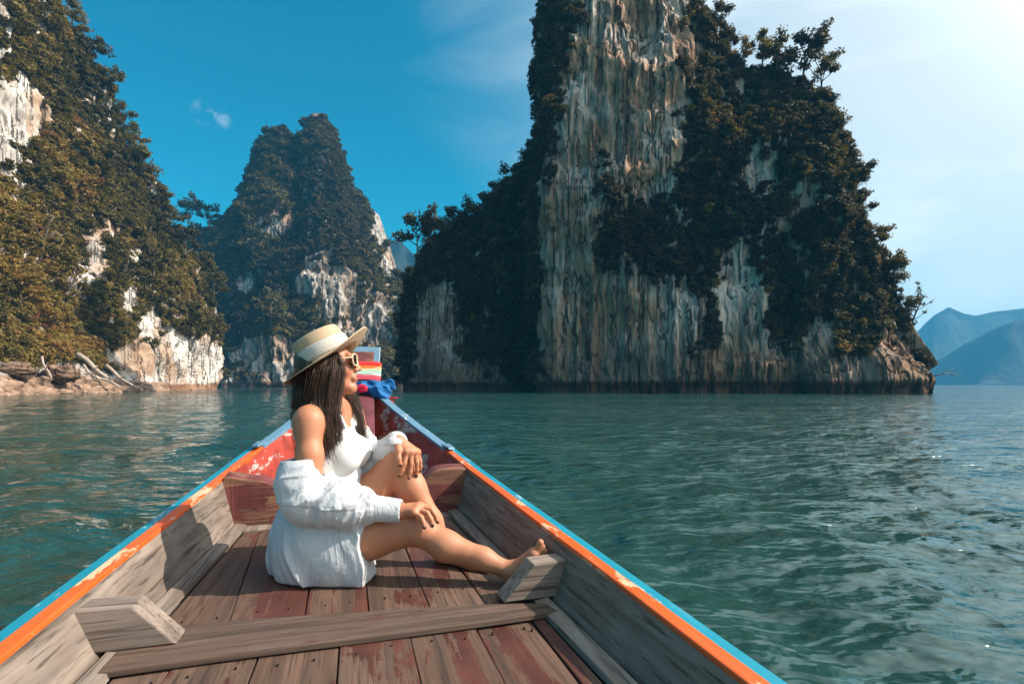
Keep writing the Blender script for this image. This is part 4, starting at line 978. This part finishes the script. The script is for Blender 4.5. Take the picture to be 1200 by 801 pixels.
# ------------------------------------------------------------------ the seated woman (coordinates relative to the camera: x right, y away, z up)
def build_person():
    A = np.array
    hipR, hipL = A((-.705, 1.965, -.602)), A((-.70, 2.135, -.602))
    knR, ankR = A((-.345, 1.918, -.522)), A((.000, 1.868, -.662))
    knL, ankL = A((-.440, 2.115, -.300)), A((-.262, 2.085, -.640))
    shR, elR, wrR = A((-.735, 1.905, -.135)), A((-.700, 1.850, -.395)), A((-.400, 1.885, -.452))
    shL, elL, wrL = A((-.680, 2.215, -.135)), A((-.600, 2.235, -.325)), A((-.448, 2.080, -.226))
    FZ_ = -0.706
    # head frame
    hs = 0.96
    f = A((.960, .225, .135)); f /= np.linalg.norm(f); r = A((.23, -.97, 0.02)); r -= f * (r @ f); r /= np.linalg.norm(r); u = np.cross(r, f); u *= np.sign(u[2])
    hc = A((-.709, 2.05, .074)); Rm = [f, r, u]
    H = lambda a, b, c: hc + hs * (a * f + b * r + c * u)
    lo, hi = (-1.0, 1.70, -.712), (.26, 2.42, .26)

    def torso(G):
        G.ell((-.715, 2.05, -.600), (.120, .168, .106), None, 0.0)
        G.ell((-.712, 2.05, -.470), (.088, .128, .13), None, .05)
        G.ell((-.708, 2.055, -.300), (.098, .140, .150), None, .05)
        G.cone((-.725, 1.965, -.165), (-.70, 2.155, -.165), .062, .062, .04)
        for yy in (1.992, 2.118): G.ell((-.632, yy, -.268), (.062, .060, .064), None, .025)
        G.cone((-.71, 2.05, -.10), (-.72, 2.05, -.17), .062, .09, .04)
    B = Grid(lo, hi, 0.004)
    torso(B)
    # shoulders, neck
    B.cone((-.712, 2.035, -.085), shR + A((0, .02, .012)), .050, .046, .035); B.cone((-.705, 2.07, -.085), shL + A((0, -.02, .012)), .050, .046, .035)
    B.cone((-.712, 2.05, -.12), H(-.022, 0, -.05), .054, .050, .03)
    B.cone((-.66, 2.0, -.128), (-.70, 1.94, -.115), .014, .012, .02); B.cone((-.655, 2.06, -.128), (-.68, 2.16, -.115), .014, .012, .02)   # collar bones
    # arms
    B.ell(shR + A((0, .004, -.012)), (.048, .043, .056), None, .03); B.chain([shR, shR * .55 + elR * .45, elR], [.045, .042, .037], .03)
    B.chain([elR, elR * .7 + wrR * .3, wrR], [.040, .041, .026], .02)
    B.ell(shL, (.052, .048, .055), None, .03); B.chain([shL, shL * .5 + elL * .5, elL], [.050, .044, .038], .03); B.chain([elL, elL * .7 + wrL * .3, wrL], [.038, .038, .025], .02)
    # legs
    B.chain([hipR, hipR * .5 + knR * .5 + A((0, 0, .004)), knR], [.094, .077, .056], .04); B.ell(knR + A((.005, 0, .008)), (.050, .048, .048), None, .03)
    B.chain([knR, knR * .68 + ankR * .32 + A((-.004, 0, -.014)), knR * .3 + ankR * .7, ankR], [.050, .051, .036, .028], .03)
    B.chain([hipL, hipL * .5 + knL * .5, knL], [.094, .078, .056], .04); B.ell(knL + A((.012, 0, .004)), (.050, .050, .050), None, .03)
    B.chain([knL, knL * .68 + ankL * .32 + A((-.014, 0, -.004)), knL * .3 + ankL * .7, ankL], [.050, .051, .036, .028], .03)
    # right foot, braced against the knee block, toes up
    heel = A((.014, 1.868, -.684)); ball = A((.078, 1.836, -.592)); bl2 = A((.096, 1.842, -.622))
    B.cone(ankR, heel, .030, .024, .02); B.cone(ankR + A((.010, 0, .004)), ball + A((-.006, 0, .004)), .030, .020, .025); B.cone(heel, ball, .023, .018, .02); B.cone(heel, bl2, .022, .017, .02); B.cone(ankR, bl2, .026, .018, .02)
    toes = []
    for k in range(5):
        t = k / 4; a = ball * (1 - t) + bl2 * t; d = A((.40 + .40 * t, -.10, .90 - .45 * t)); d /= np.linalg.norm(d); L = (.050, .046, .041, .035, .029)[k]; q = (.0125, .009, .0085, .008, .0075)[k]
        toes.append((a, a + d * L * .55 + A((.003, 0, 0)), a + d * L, q))
    for a, b, c, q in toes: B.chain([a, b, c], [q, q * .9, q * .95], .006)
    # left foot flat on the floor, toes under the near calf
    heel = A((-.282, 2.105, -.680)); ball = A((-.140, 2.010, -.690)); bl2 = A((-.118, 2.045, -.692))
    B.cone(ankL, heel, .031, .026, .02); B.cone(ankL + A((.01, -.01, 0)), ball, .031, .018, .025); B.cone(heel, ball, .024, .017, .02); B.cone(heel, bl2, .022, .015, .02)
    for k in range(5):
        a = ball * (1 - k / 4) + bl2 * (k / 4); d = A((.80, -.60, 0)) * (.055 - .006 * k); B.chain([a, a + d * .6 + A((0, 0, .004)), a + d + A((0, 0, -.004))], [.012 - .0012 * k, .010 - .0008 * k, .0095 - .0008 * k], .006)
    # hands
    tips = []
    def hand(wr, kn, fingers, thumb, pr=.016):
        n = len(kn)
        for k in range(n): B.cone(wr, kn[k], .022, .0125, .012)
        for k in range(n - 1): B.cone(kn[k], kn[k+1], .0125, .0125, .01); B.cone(wr * .5 + kn[k] * .5, kn[k+1], .016, .012, .01)
        for k in range(n):
            pts = [kn[k]] + list(fingers[k]); B.chain(pts, [.0105, .0092, .0084, .0072], .004); tips.append((pts[-1], pts[-2]))
        B.chain(thumb, [.015, .0115, .010, .008], .008); tips.append((thumb[-1], thumb[-2]))
    kR = [A((-.332, 1.912, -.438)), A((-.332, 1.892, -.436)), A((-.336, 1.872, -.440)), A((-.344, 1.855, -.449))]
    fR = []
    for k, (kk, d) in enumerate(zip(kR, [A((.92, .18, -.2)), A((.92, -.05, -.22)), A((.88, -.25, -.28)), A((.80, -.40, -.38))])):
        L = (.040, .044, .041, .033)[k]; d = d / np.linalg.norm(d); d2 = d * .70 + A((0, -.18, -.72)); d2 /= np.linalg.norm(d2); d3 = d * .35 + A((0, -.22, -.92)); d3 /= np.linalg.norm(d3)
        p1 = kk + d * L; p2 = p1 + d2 * L * .66; p3 = p2 + d3 * L * .5; fR.append((p1, p2, p3))
    hand(wrR, kR, fR, [wrR + A((.012, .010, -.004)), wrR + A((.040, .036, -.022)), wrR + A((.066, .040, -.040)), wrR + A((.084, .030, -.052))])
    kL = [A((-.408, 2.045, -.262)), A((-.394, 2.056, -.262)), A((-.381, 2.070, -.264)), A((-.374, 2.088, -.268))]
    fL = []
    for k, (kk, d) in enumerate(zip(kL, [A((-.12, -.30, -1)), A((.10, -.22, -1)), A((.24, -.12, -1)), A((.30, .0, -1))])):
        L = (.043, .047, .043, .035)[k]; d = d / np.linalg.norm(d); d2 = d + A((-.22, .16, -.1)); d2 /= np.linalg.norm(d2); d3 = d + A((-.38, .25, -.1)); d3 /= np.linalg.norm(d3)
        p1 = kk + d * L; p2 = p1 + d2 * L * .66; p3 = p2 + d3 * L * .52; fL.append((p1, p2, p3))
    hand(wrL, kL, fL, [wrL + A((.002, -.020, -.006)), wrL + A((.012, -.050, -.030)), wrL + A((.016, -.062, -.058)), wrL + A((.020, -.064, -.080))])
    # head
    B.ell(H(-.016, 0, .036), (.093 * hs, .072 * hs, .085 * hs), Rm, .0); B.ell(H(.030, 0, -.022), (.064 * hs, .056 * hs, .086 * hs), Rm, .02)
    for sg in (-1, 1):
        B.cone(H(.000, sg * .048, -.050), H(.066, sg * .012, -.100), .022, .016, .02); B.ell(H(.056, sg * .036, -.026), (.027, .026, .028), Rm, .015)
        B.ell(H(-.006, sg * .070, -.008), (.018, .008, .030), Rm, .006)
        B.ell(H(.088, sg * .031, .006), (.016, .018, .011), Rm, .010, sub=True)
        B.ell(H(.078, sg * .031, .006), (.013, .015, .011), Rm, .004)
        B.ell(H(.101, sg * .012, -.034), (.010, .009, .008), Rm, .006)
    B.cone(H(.084, 0, .022), H(.108, 0, -.022), .010, .0105, .010); B.ell(H(.112, 0, -.030), (.0125, .011, .010), Rm, .006)
    B.cone(H(.082, -.030, .027), H(.082, .030, .027), .011, .011, .012)
    B.ell(H(.074, 0, -.102), (.019, .021, .016), Rm, .014); B.cone(H(.030, 0, -.090), H(.070, 0, -.108), .028, .016, .02)
    B.ell(H(.088, 0, -.064), (.015, .026, .020), Rm, .010)
    B.ell(H(.1005, 0, -.0565), (.0085, .021, .0055), Rm, .004); B.ell(H(.0980, 0, -.0690), (.0090, .018, .0065), Rm, .004)
    B.cone(H(.104, -.026, -.0628), H(.104, .026, -.0628), .0022, .0022, .003, sub=True)
    sl, X, Y, Z = B.region(lo, hi); B.a[sl] = np.maximum(B.a[sl], FZ_ - Z)
    V, F = B.mesh('body')
    me = mesh_from('person', V + A((0, 0, HC)), F, True)
    lip = np.maximum.reduce([1 - np.linalg.norm(((V - H(.1005, 0, -.0565)) @ np.array(Rm).T) / A((.014, .024, .0065)), axis=1), 1 - np.linalg.norm(((V - H(.098, 0, -.069)) @ np.array(Rm).T) / A((.014, .022, .0080)), axis=1)])
    nail = np.full(len(V), -1.0)
    for t, b in tips:
        d = (t - b) / np.linalg.norm(t - b); c = t + d * .002; nail = np.maximum(nail, 1 - np.linalg.norm(V - c, axis=1) / .0095)
    for nm, dat in (('lip', np.clip(lip * 4, 0, 1)), ('nail', np.clip(nail * 4, 0, 1))):
        at = me.attributes.new(nm, 'FLOAT', 'POINT'); at.data.foreach_set('value', dat.astype(np.float32))
    m = NM('skin'); n = m.noise(m.coord(), 22, 4, 0.6); n2 = m.noise(m.coord(), 260, 2)
    c = m.mix(n, (0.50, 0.215, 0.110), (0.41, 0.160, 0.078))
    c = m.mix(m.ramp(m.noise(m.coord(), 7, 3), [(.4, 0.0), (.7, .35)]), c, (0.46, 0.15, 0.085))
    c = m.mix(m.n('ShaderNodeAttribute', attribute_name='lip').outputs['Fac'], c, (0.36, 0.075, 0.065)); c = m.mix(m.n('ShaderNodeAttribute', attribute_name='nail').outputs['Fac'], c, (0.03, 0.008, 0.014))
    m.p('Base Color', c); m.p('Roughness', 0.55); m.p('Subsurface Weight', 0.12); m.p('Subsurface Radius', (0.012, 0.005, 0.003)); m.p('Subsurface Scale', 1.0); m.p('Normal', m.bump(n2, 0.06, 0.002))
    person = obj('person', me, m.m)
    tag(person, 'woman in straw hat, sunglasses and loose white shirt sitting on the boat floor, looking right', 'person')

    # ---- ribbed white tank top
    T = Grid((-.90, 1.80, -.66), (-.5, 2.30, -.02), 0.004); torso(T); T.a -= 0.006
    sl, X, Y, Z = T.region((-.90, 1.80, -.66), (-.5, 2.30, -.02))
    zn = np.where(X > -.715, -.168 + 9.0 * (Y - 2.055) ** 2 + 0 * X, -.20 + 3.0 * (Y - 2.055) ** 2)
    T.a[sl] = np.maximum(T.a[sl], Z - np.minimum(zn, -.105))
    for y0, y1, y2 in ((1.985, 1.950, 1.975), (2.125, 2.160, 2.135)):
        st = [(-.628, y0, -.160), (-.640, (y0 + y1) / 2, -.120), (-.685, y1, -.078), (-.735, y1, -.072), (-.790, (y1 + y2) / 2, -.115), (-.806, y2, -.20)]
        T.chain(st, [.009] * 6, .004)
    V, F = T.mesh('top')
    mt = NM('ribbed_white_top'); w = mt.noise(mt.coord((3, 3, .4)), 90, 3)
    mt.p('Base Color', (0.66, 0.645, 0.62, 1)); mt.p('Roughness', 0.85); mt.p('Normal', mt.bump(w, 0.3, 0.004))
    obj('tank_top', mesh_from('tank_top', V + A((0, 0, HC)), F, True), mt.m, person)

    # ---- loose shirt slipped off the shoulders
    S = Grid((-1.0, 1.72, -.712), (-.34, 2.42, -.10), 0.004)
    def folds(ax, n, amp, seed=0.0):
        def fn(X, Y, Z, t, dx, dy, dz):
            a = np.arctan2(dz if ax != 2 else dy, dy if ax == 0 else dx); q = n * t * 1.0 + 1.25 * a + .5 * np.sin(5 * t + seed) + .4 * np.sin(2 * a + seed) + seed; rg = lambda q: (1 - np.abs(np.sin(q))) ** 1.3
            return amp * (.8 - 1.5 * rg(q) - .8 * rg(1.7 * q + 2.2 * n * t + seed * 2) * (.5 + .5 * np.sin(a + seed * 3)))
        return fn
    def vert(X, Y, Z, t, dx, dy, dz):
        a = np.arctan2(Y - 2.05, X + .71); k = np.clip((-.36 - Z) / .30, 0, 1)
        w = a + .42 * np.sin(2.3 * a + 1) + .20 * np.sin(4.7 * a + 6 * Z) + .8 * Z; rg = lambda q: (1 - np.abs(np.sin(q))) ** 1.4
        return k * (.012 - .026 * rg(3.4 * w) - .014 * rg(6.7 * w + 3 * Z + 1.3) - .004 * rg(14 * w + 5 * Z))
    # tails spread on the floor round the hips
    S.cone((-.718, 2.05, -.40), (-.722, 2.04, -.560), .125, .165, .0, fn=vert, sq=(1, 1.18, 1)); S.cone((-.722, 2.04, -.560), (-.722, 2.02, -.64), .165, .178, .04, fn=vert, sq=(1, 1.10, 1))
    S.cone((-.70, 1.965, -.590), (-.600, 1.945, -.575), .128, .112, .05, fn=vert); S.cone((-.600, 1.92, -.64), (-.575, 1.915, -.665), .10, .085, .05, fn=vert)
    S.cone((-.64, 1.945, -.590), (-.53, 1.94, -.590), .108, .102, .05, fn=vert); S.cone((-.60, 1.90, -.655), (-.53, 1.895, -.665), .07, .06, .05, fn=vert)
    S.cone((-.74, 1.94, -.63), (-.66, 1.93, -.65), .10, .10, .04, fn=vert)
    sl, X, Y, Z = S.region((-1.0, 1.72, -.712), (-.34, 2.42, -.10)); S.a[sl] = np.maximum(S.a[sl], (X + .520) * .97 + (Z + .62) * .10 + .006 * np.sin(40 * Z + 20 * Y))   # front hem
    # gathered body across back and belly
    S.ell((-.735, 2.06, -.370), (.126, .178, .110), None, .04, fn=lambda X, Y, Z: .009 * np.sin(44 * Z + 5 * np.sin(7 * X) + 16 * Y + 20 * X) + .004 * np.sin(83 * Z + 30 * X - 24 * Y))
    # near sleeve: bunched at the elbow, then the forearm and cuff
    S.chain([A((-.752, 1.885, -.275)), A((-.748, 1.862, -.345)), elR + A((-.022, 0, -.010))], [.072, .080, .078], .03, fn=folds(2, 2.4, .009, .5))
    S.chain([elR + A((-.022, 0, -.010)), A((-.60, 1.845, -.420)), A((-.515, 1.862, -.432))], [.078, .072, .056], .03, fn=folds(0, 3.0, .010, 1.3))
    S.cone((-.60, 1.87, -.40), (-.56, 1.88, -.47), .065, .05, .03, fn=folds(0, 1.6, .010, 2.0))
    S.cone((-.530, 1.866, -.405), (-.512, 1.868, -.452), .050, .042, .012, fn=folds(0, 2, .006, .2))
    S.chain([A((-.505, 1.868, -.436)), A((-.408, 1.884, -.450))], [.047, .043], .006)
    # far sleeve, thin and loose
    S.chain([A((-.655, 2.215, -.215)), elL + A((.004, 0, -.01)), A((-.52, 2.19, -.300)), wrL + A((-.010, .004, -.006))], [.062, .074, .066, .043], .03, fn=folds(0, 2.6, .008, 2.2))
    S.chain([A((-.645, 2.150, -.190)), A((-.612, 2.175, -.290)), A((-.58, 2.17, -.380))], [.026, .034, .040], .02, fn=folds(2, 2.0, .006, 1.1))
    sl, X, Y, Z = S.region((-1.0, 1.72, -.712), (-.34, 2.42, -.10))
    d = S.a[sl]
    fine = .0012 * np.sin(38 * X + 30 * Z + 4 * np.sin(20 * Y)) * np.sin(26 * Y - 34 * Z + 3 * np.sin(17 * X)); d = d + fine
    d = np.maximum(d, FZ_ + .002 - Z)
    d = np.maximum(d, Z - (-.262 + .12 * (X + .735) - .35 * np.clip(Y - 1.95, 0, .1)) - np.where((Y > 2.13) & (X > -.68), 1.0, 0) - np.where(X > -.60, .1, 0))   # upper hem, off the shoulder
    d = np.maximum(d, X - (-.392))
    S.a[sl] = d
    for p, q, a, b in ((shR, A((-.725, 1.885, -.30)), .062, .060),): S.cone(p, q, a, b, .006, sub=True)
    S.cone(wrR + A((-.03, 0, 0)), wrR + A((.03, 0, 0)), .034, .034, .003, sub=True)
    V, F = S.mesh('shirt')
    ms = NM('white_shirt_cotton'); n = ms.noise(ms.coord(), 30, 5, 0.6, 0.6); n2 = ms.noise(ms.coord((1, 1, .5)), 9, 4, .55, 1.0)
    ms.p('Base Color', (0.66, 0.67, 0.685, 1)); ms.p('Roughness', 0.85); ms.p('Specular IOR Level', 0.15); ms_r = lambda q: ms.math('SUBTRACT', 1.0, ms.math('ABSOLUTE', ms.math('MULTIPLY', ms.math('SUBTRACT', q, 0.5), 4.0)))
    n3 = ms.noise(ms.coord((1, 1, .6), rot=(.5, .4, .3)), 16, 3, .5, .8)
    ms.p('Normal', ms.bump(ms.math('ADD', ms_r(n2), ms.math('ADD', ms.math('MULTIPLY', ms_r(n3), .5), ms.math('MULTIPLY', n, .2))), .46, .009))
    tr = ms.n('ShaderNodeBsdfTranslucent', {'Color': (0.68, 0.72, 0.76, 1)}); mx = ms.n('ShaderNodeMixShader', {0: .25, 1: ms.b.outputs[0], 2: tr.outputs[0]}); ms.t.links.new(mx.outputs[0], ms.out.inputs['Surface'])
    shirt = obj('shirt', mesh_from('shirt', V + A((0, 0, HC)), F, True), ms.m, person)
    mb = MB(); 
    for k in range(2):
        mb2 = MB(); c = A((-.430 - .03 * k, 1.842 + .002 * k, -.452)); mb2.tube([c, c + A((0, -.004, 0))], [.005, .004], 10); mb2.build('button', ms.m, shirt).location = (0, 0, HC)

    # ---- hair: a dark under mass and many fine locks
    g = np.random.default_rng(12)
    D = Grid((-.92, 1.86, -.36), (-.54, 2.24, .20), 0.005)
    D.ell(H(-.028, 0, .030), (.094, .080, .092), Rm, 0); D.chain([H(-.05, 0, .0), A((-.775, 2.03, -.03)), A((-.795, 2.03, -.12)), A((-.800, 2.06, -.22))], [.074, .062, .045, .025], .03)
    D.chain([H(.000, .066, -.005), A((-.695, 1.975, -.05)), A((-.672, 1.958, -.13))], [.022, .026, .018], .02); D.chain([H(-.03, .058, -.02), A((-.74, 1.985, -.07))], [.04, .03], .03)
    D.ell(H(.085, 0, -.02), (.062, .09, .13), Rm, .0, sub=True)
    Vh, Fh = D.mesh('hair', 2)
    guides = [  # (start, p1, p2, p3, end, spread0, spread1, count)
        (H(.026, .071, .030), H(.022, .082, -.035), A((-.672, 1.955, -.060)), A((-.668, 1.938, -.145)), A((-.640, 1.945, -.300)), .014, .026, 190),
        (H(.000, .070, .012), H(-.005, .084, -.035), A((-.705, 1.955, -.070)), A((-.690, 1.925, -.155)), A((-.668, 1.930, -.285)), .018, .024, 170),
        (H(-.04, .066, .000), H(-.05, .078, -.030), A((-.755, 1.975, -.075)), A((-.775, 1.985, -.165)), A((-.790, 2.01, -.280)), .024, .03, 170),
        (H(-.070, .042, -.015), H(-.095, .05, -.04), A((-.792, 2.02, -.085)), A((-.808, 2.04, -.180)), A((-.818, 2.06, -.310)), .026, .032, 200),
        (H(-.075, -.03, -.015), H(-.10, -.035, -.04), A((-.790, 2.09, -.085)), A((-.815, 2.09, -.180)), A((-.83, 2.10, -.310)), .026, .03, 120),
        (H(.020, -.072, .030), H(.020, -.080, -.035), A((-.645, 2.150, -.075)), A((-.612, 2.140, -.165)), A((-.585, 2.110, -.310)), .016, .020, 150),
        (H(.040, .066, .040), H(.046, .074, -.020), A((-.655, 1.975, -.050)), A((-.642, 1.955, -.130)), A((-.628, 1.955, -.255)), .008, .018, 70)]
    V = [Vh]; F = [Fh]; off = len(Vh)
    for s0, p1, p2, p3, e, sp0, sp1, cnt in guides:
        C = np.array([s0, p1, p2, p3, e]); tt = np.linspace(0, 4, 18)
        def cr(t):
            i = min(int(t), 3); a = C[max(i-1, 0)]; b = C[i]; c = C[i+1]; d = C[min(i+2, 4)]; s = t - i
            return 0.5 * ((2*b) + (c-a)*s + (2*a-5*b+4*c-d)*s*s + (3*b-a-3*c+d)*s**3)
        base = np.array([cr(t) for t in tt])
        for k in range(int(cnt * 3.2)):
            o = g.normal(0, 1, 3); o2 = o * .75 + g.normal(0, .5, 3); ph = g.uniform(0, 6.28); wv = g.uniform(.001, .006); L = g.uniform(.62, 1.05)
            tk = tt / 4; p = base.copy() if L > .98 else np.array([cr(t * min(L, 1)) for t in tt])
            sp = (sp0 * .45 + (sp1 - sp0 * .45) * smoothstep(0, .35, tk)) * (1 - .45 * tk ** 4); p = p + (o[None] * (1 - tk)[:, None] + o2[None] * tk[:, None]) * sp[:, None] * .62
            p[:, 0] += wv * np.sin(tk * 15 + ph) * tk; p[:, 1] += wv * np.cos(tk * 12 + ph) * tk
            rad = g.uniform(.0005, .0011) * (1 - .75 * tk ** 3); ring = []
            for q in range(3):
                an = q * 2.094 + ph; ring.append(p + np.column_stack([rad * math.cos(an), rad * math.sin(an), 0 * rad]))
            vv = np.stack(ring, 1).reshape(-1, 3); i = np.arange(17)[:, None] * 3; j = np.arange(3)[None]; j2 = (j + 1) % 3
            V.append(vv); F.append(np.stack([i+j, i+j2, i+3+j2, i+3+j], -1).reshape(-1, 4) + off); off += len(vv)
    mh = NM('dark_brown_hair'); mh.p('Base Color', mh.mix(mh.noise(mh.coord((1, 1, .15)), 120, 2), (0.026, 0.013, 0.008), (0.085, 0.040, 0.023))); mh.p('Roughness', 0.42); mh.p('Specular IOR Level', .5)
    obj('hair', mesh_from('hair', np.concatenate(V) + A((0, 0, HC)), np.concatenate(F), True), mh.m, person)

    # ---- sunglasses
    gl = NM('black_lens'); gl.p('Base Color', (0.012, 0.009, 0.008, 1)); gl.p('Roughness', .08)
    gf = NM('cream_frame'); gf.p('Base Color', (0.62, 0.42, 0.26, 1)); gf.p('Roughness', .35)
    E = lambda p: tuple(p + A((0, 0, HC)))
    fr = MB(); lens = []
    for sg in (-1, 1):
        ring = []; 
        for k in range(21):
            t = k / 20 * 6.2832; c, s_ = math.cos(t), math.sin(t); sup = lambda q: math.copysign(abs(q) ** .7, q)
            y_ = sg * .034 + sup(c) * .0285; ring.append(H(.110 - 1.6 * y_ * y_ * 2.2, y_, .006 + sup(s_) * .0235))
        fr.tube([E(p) for p in ring], .0040, 7, False)
        lm = MB(); cpt = sum(ring[:-1]) / 20; fs = [(0, i + 1, (i + 1) % 20 + 1) for i in range(20)]; lm.add([E(cpt + f * .003)] + [E(p) for p in ring[:-1]], fs); lm.add([E(cpt + f * .000)] + [E(p - f * .002) for p in ring[:-1]], fs); lens.append(lm)
        fr.tube([E(H(.098, sg * .062, .014)), E(H(.09, sg * .068, .016)), E(H(.03, sg * .0755, .012)), E(H(-.02, sg * .0765, .004))], [.0048, .0042, .0034, .003], 7)
    fr.tube([E(H(.1105, -.007, .012)), E(H(.114, 0, .015)), E(H(.1105, .007, .012))], .0032, 7)
    sgl = fr.build('sunglasses', gf.m, person, True)
    for lm in lens: lm.build('lens', gl.m, sgl, True)

    # ---- straw hat with a wide pale ribbon
    ax = A((-.495, -.075, .868)); ax /= np.linalg.norm(ax); xf = A((.868, .12, .495)); xf -= ax * (xf @ ax); xf /= np.linalg.norm(xf); yf = np.cross(ax, xf)
    ctr = A((-.712, 2.048, .098)); W = lambda r_, t, z: E(ctr + xf * (r_ * 1.06 * math.cos(t)) + yf * (r_ * .97 * math.sin(t)) + ax * z)
    def brim_z(rr, t):
        k = max(0, (rr - .098) / .075); return k * (.006 + .022 * max(0, math.cos(t)) ** 2 - .016 * abs(math.sin(t)) ** 2 - .014 * max(0, -math.cos(t))) + .006 * k * k * max(0, math.cos(t))
    prof = []   # outside going in to the crown top, then the inside
    N = 72
    def rows(t):
        o = []
        for rr in (.176, .172, .15, .125, .104): o.append((rr, brim_z(rr, t) + .003))
        o += [(.0985, .010), (.0955, .035), (.0925, .062), (.0895, .088), (.0865, .100), (.080, .1065), (.062, .1075), (.03, .106), (.001, .1055)]
        o += [(.001, .1015), (.06, .1030), (.080, .100), (.088, .062), (.0945, .010), (.100, brim_z(.104, t) - .002), (.125, brim_z(.125, t) - .001), (.15, brim_z(.15, t) - .001), (.172, brim_z(.172, t) - .001), (.176, brim_z(.176, t) - .001)]
        return o
    hm = MB(); secs = []
    for k in range(N):
        t = 2 * math.pi * k / N; secs.append([W(rr, t, z) for rr, z in rows(t)])
    secs.append(secs[0]); hm.loft(secs, True, False)
    mw = NM('pale_straw'); tcv = mw.coord(); w1 = mw.n('ShaderNodeTexWave', {'Vector': tcv, 'Scale': 75.0, 'Distortion': .6, 'Detail': 1.0}, bands_direction='Z').outputs['Fac']; w2 = mw.n('ShaderNodeTexWave', {'Vector': tcv, 'Scale': 75.0, 'Distortion': .6}, bands_direction='DIAGONAL').outputs['Fac']
    ww = mw.math('MULTIPLY', w1, w2); mw.p('Base Color', mw.mix(ww, (0.46, 0.31, 0.18), (0.66, 0.50, 0.34))); mw.p('Roughness', .7); mw.p('Normal', mw.bump(ww, .4, .004))
    hat = hm.build('hat', mw.m, person, True)
    rb = MB(); secs = []
    for k in range(N + 1):
        t = 2 * math.pi * k / N; secs.append([W(.0995, t, .010), W(.1015, t, .016), W(.0975, t, .058), W(.0935, t, .062), W(.092, t, .06), W(.096, t, .012)])
    rb.loft(secs, True, False)
    mr_ = mat_cloth('ribbon_ivory', (0.74, 0.68, 0.60), .7, .25, 90, .2)
    band = rb.build('hat_band', mr_, hat, True)
    tl = MB()
    for sgn, ln in ((1, .155), (-1, .115)):
        secs = []; st = ctr - xf * .100 + ax * .02 + yf * (-.03 + .012 * sgn)
        for t in np.linspace(0, 1, 12):
            p = st + A((-.020 * math.sin(t * 2.0) - .006 * sgn * t, -.018 * t, -ln * t)) + A((.004 * math.sin(9 * t + sgn), .003 * math.cos(7 * t), 0)); wv = .012 + .008 * t
            a = A((math.cos(.6 * t + sgn), math.sin(.6 * t + sgn), .1)); secs.append([E(p - a * wv), E(p + a * wv), E(p + a * wv + A((.0, .0022, 0))), E(p - a * wv + A((.0, .0022, 0)))])
        tl.loft(secs)
    kn_ = Grid(tuple(ctr - xf * .1 - .06), tuple(ctr - xf * .1 + .06), .004); kn_.ell(ctr - xf * .103 + ax * .026 - yf * .02, (.014, .018, .014), None, 0)
    tl.build('ribbon_tail', mr_, hat, True)
    Vk, Fk = kn_.mesh('k'); obj('ribbon_knot', mesh_from('ribbon_knot', Vk + A((0, 0, HC)), Fk, True), mr_, hat)
    return person
build_person()
# ------------------------------------------------------------------ air
mb = MB(); mb.box(-1650, 1720, -60, 1760, -6, 230)
hz = mb.build('haze', None)
M = bpy.data.materials.new('haze'); M.use_nodes = True; M.node_tree.nodes.clear()
_o = M.node_tree.nodes.new('ShaderNodeOutputMaterial'); _v = M.node_tree.nodes.new('ShaderNodeVolumePrincipled')
_v.inputs['Color'].default_value = (0.12, 0.58, 1.0, 1); _v.inputs['Density'].default_value = 0.00038; _v.inputs['Anisotropy'].default_value = 0.0
M.node_tree.links.new(_v.outputs[0], _o.inputs['Volume'])
hz.data.materials.append(M); tag(hz, kind='stuff')
hz.visible_shadow = True
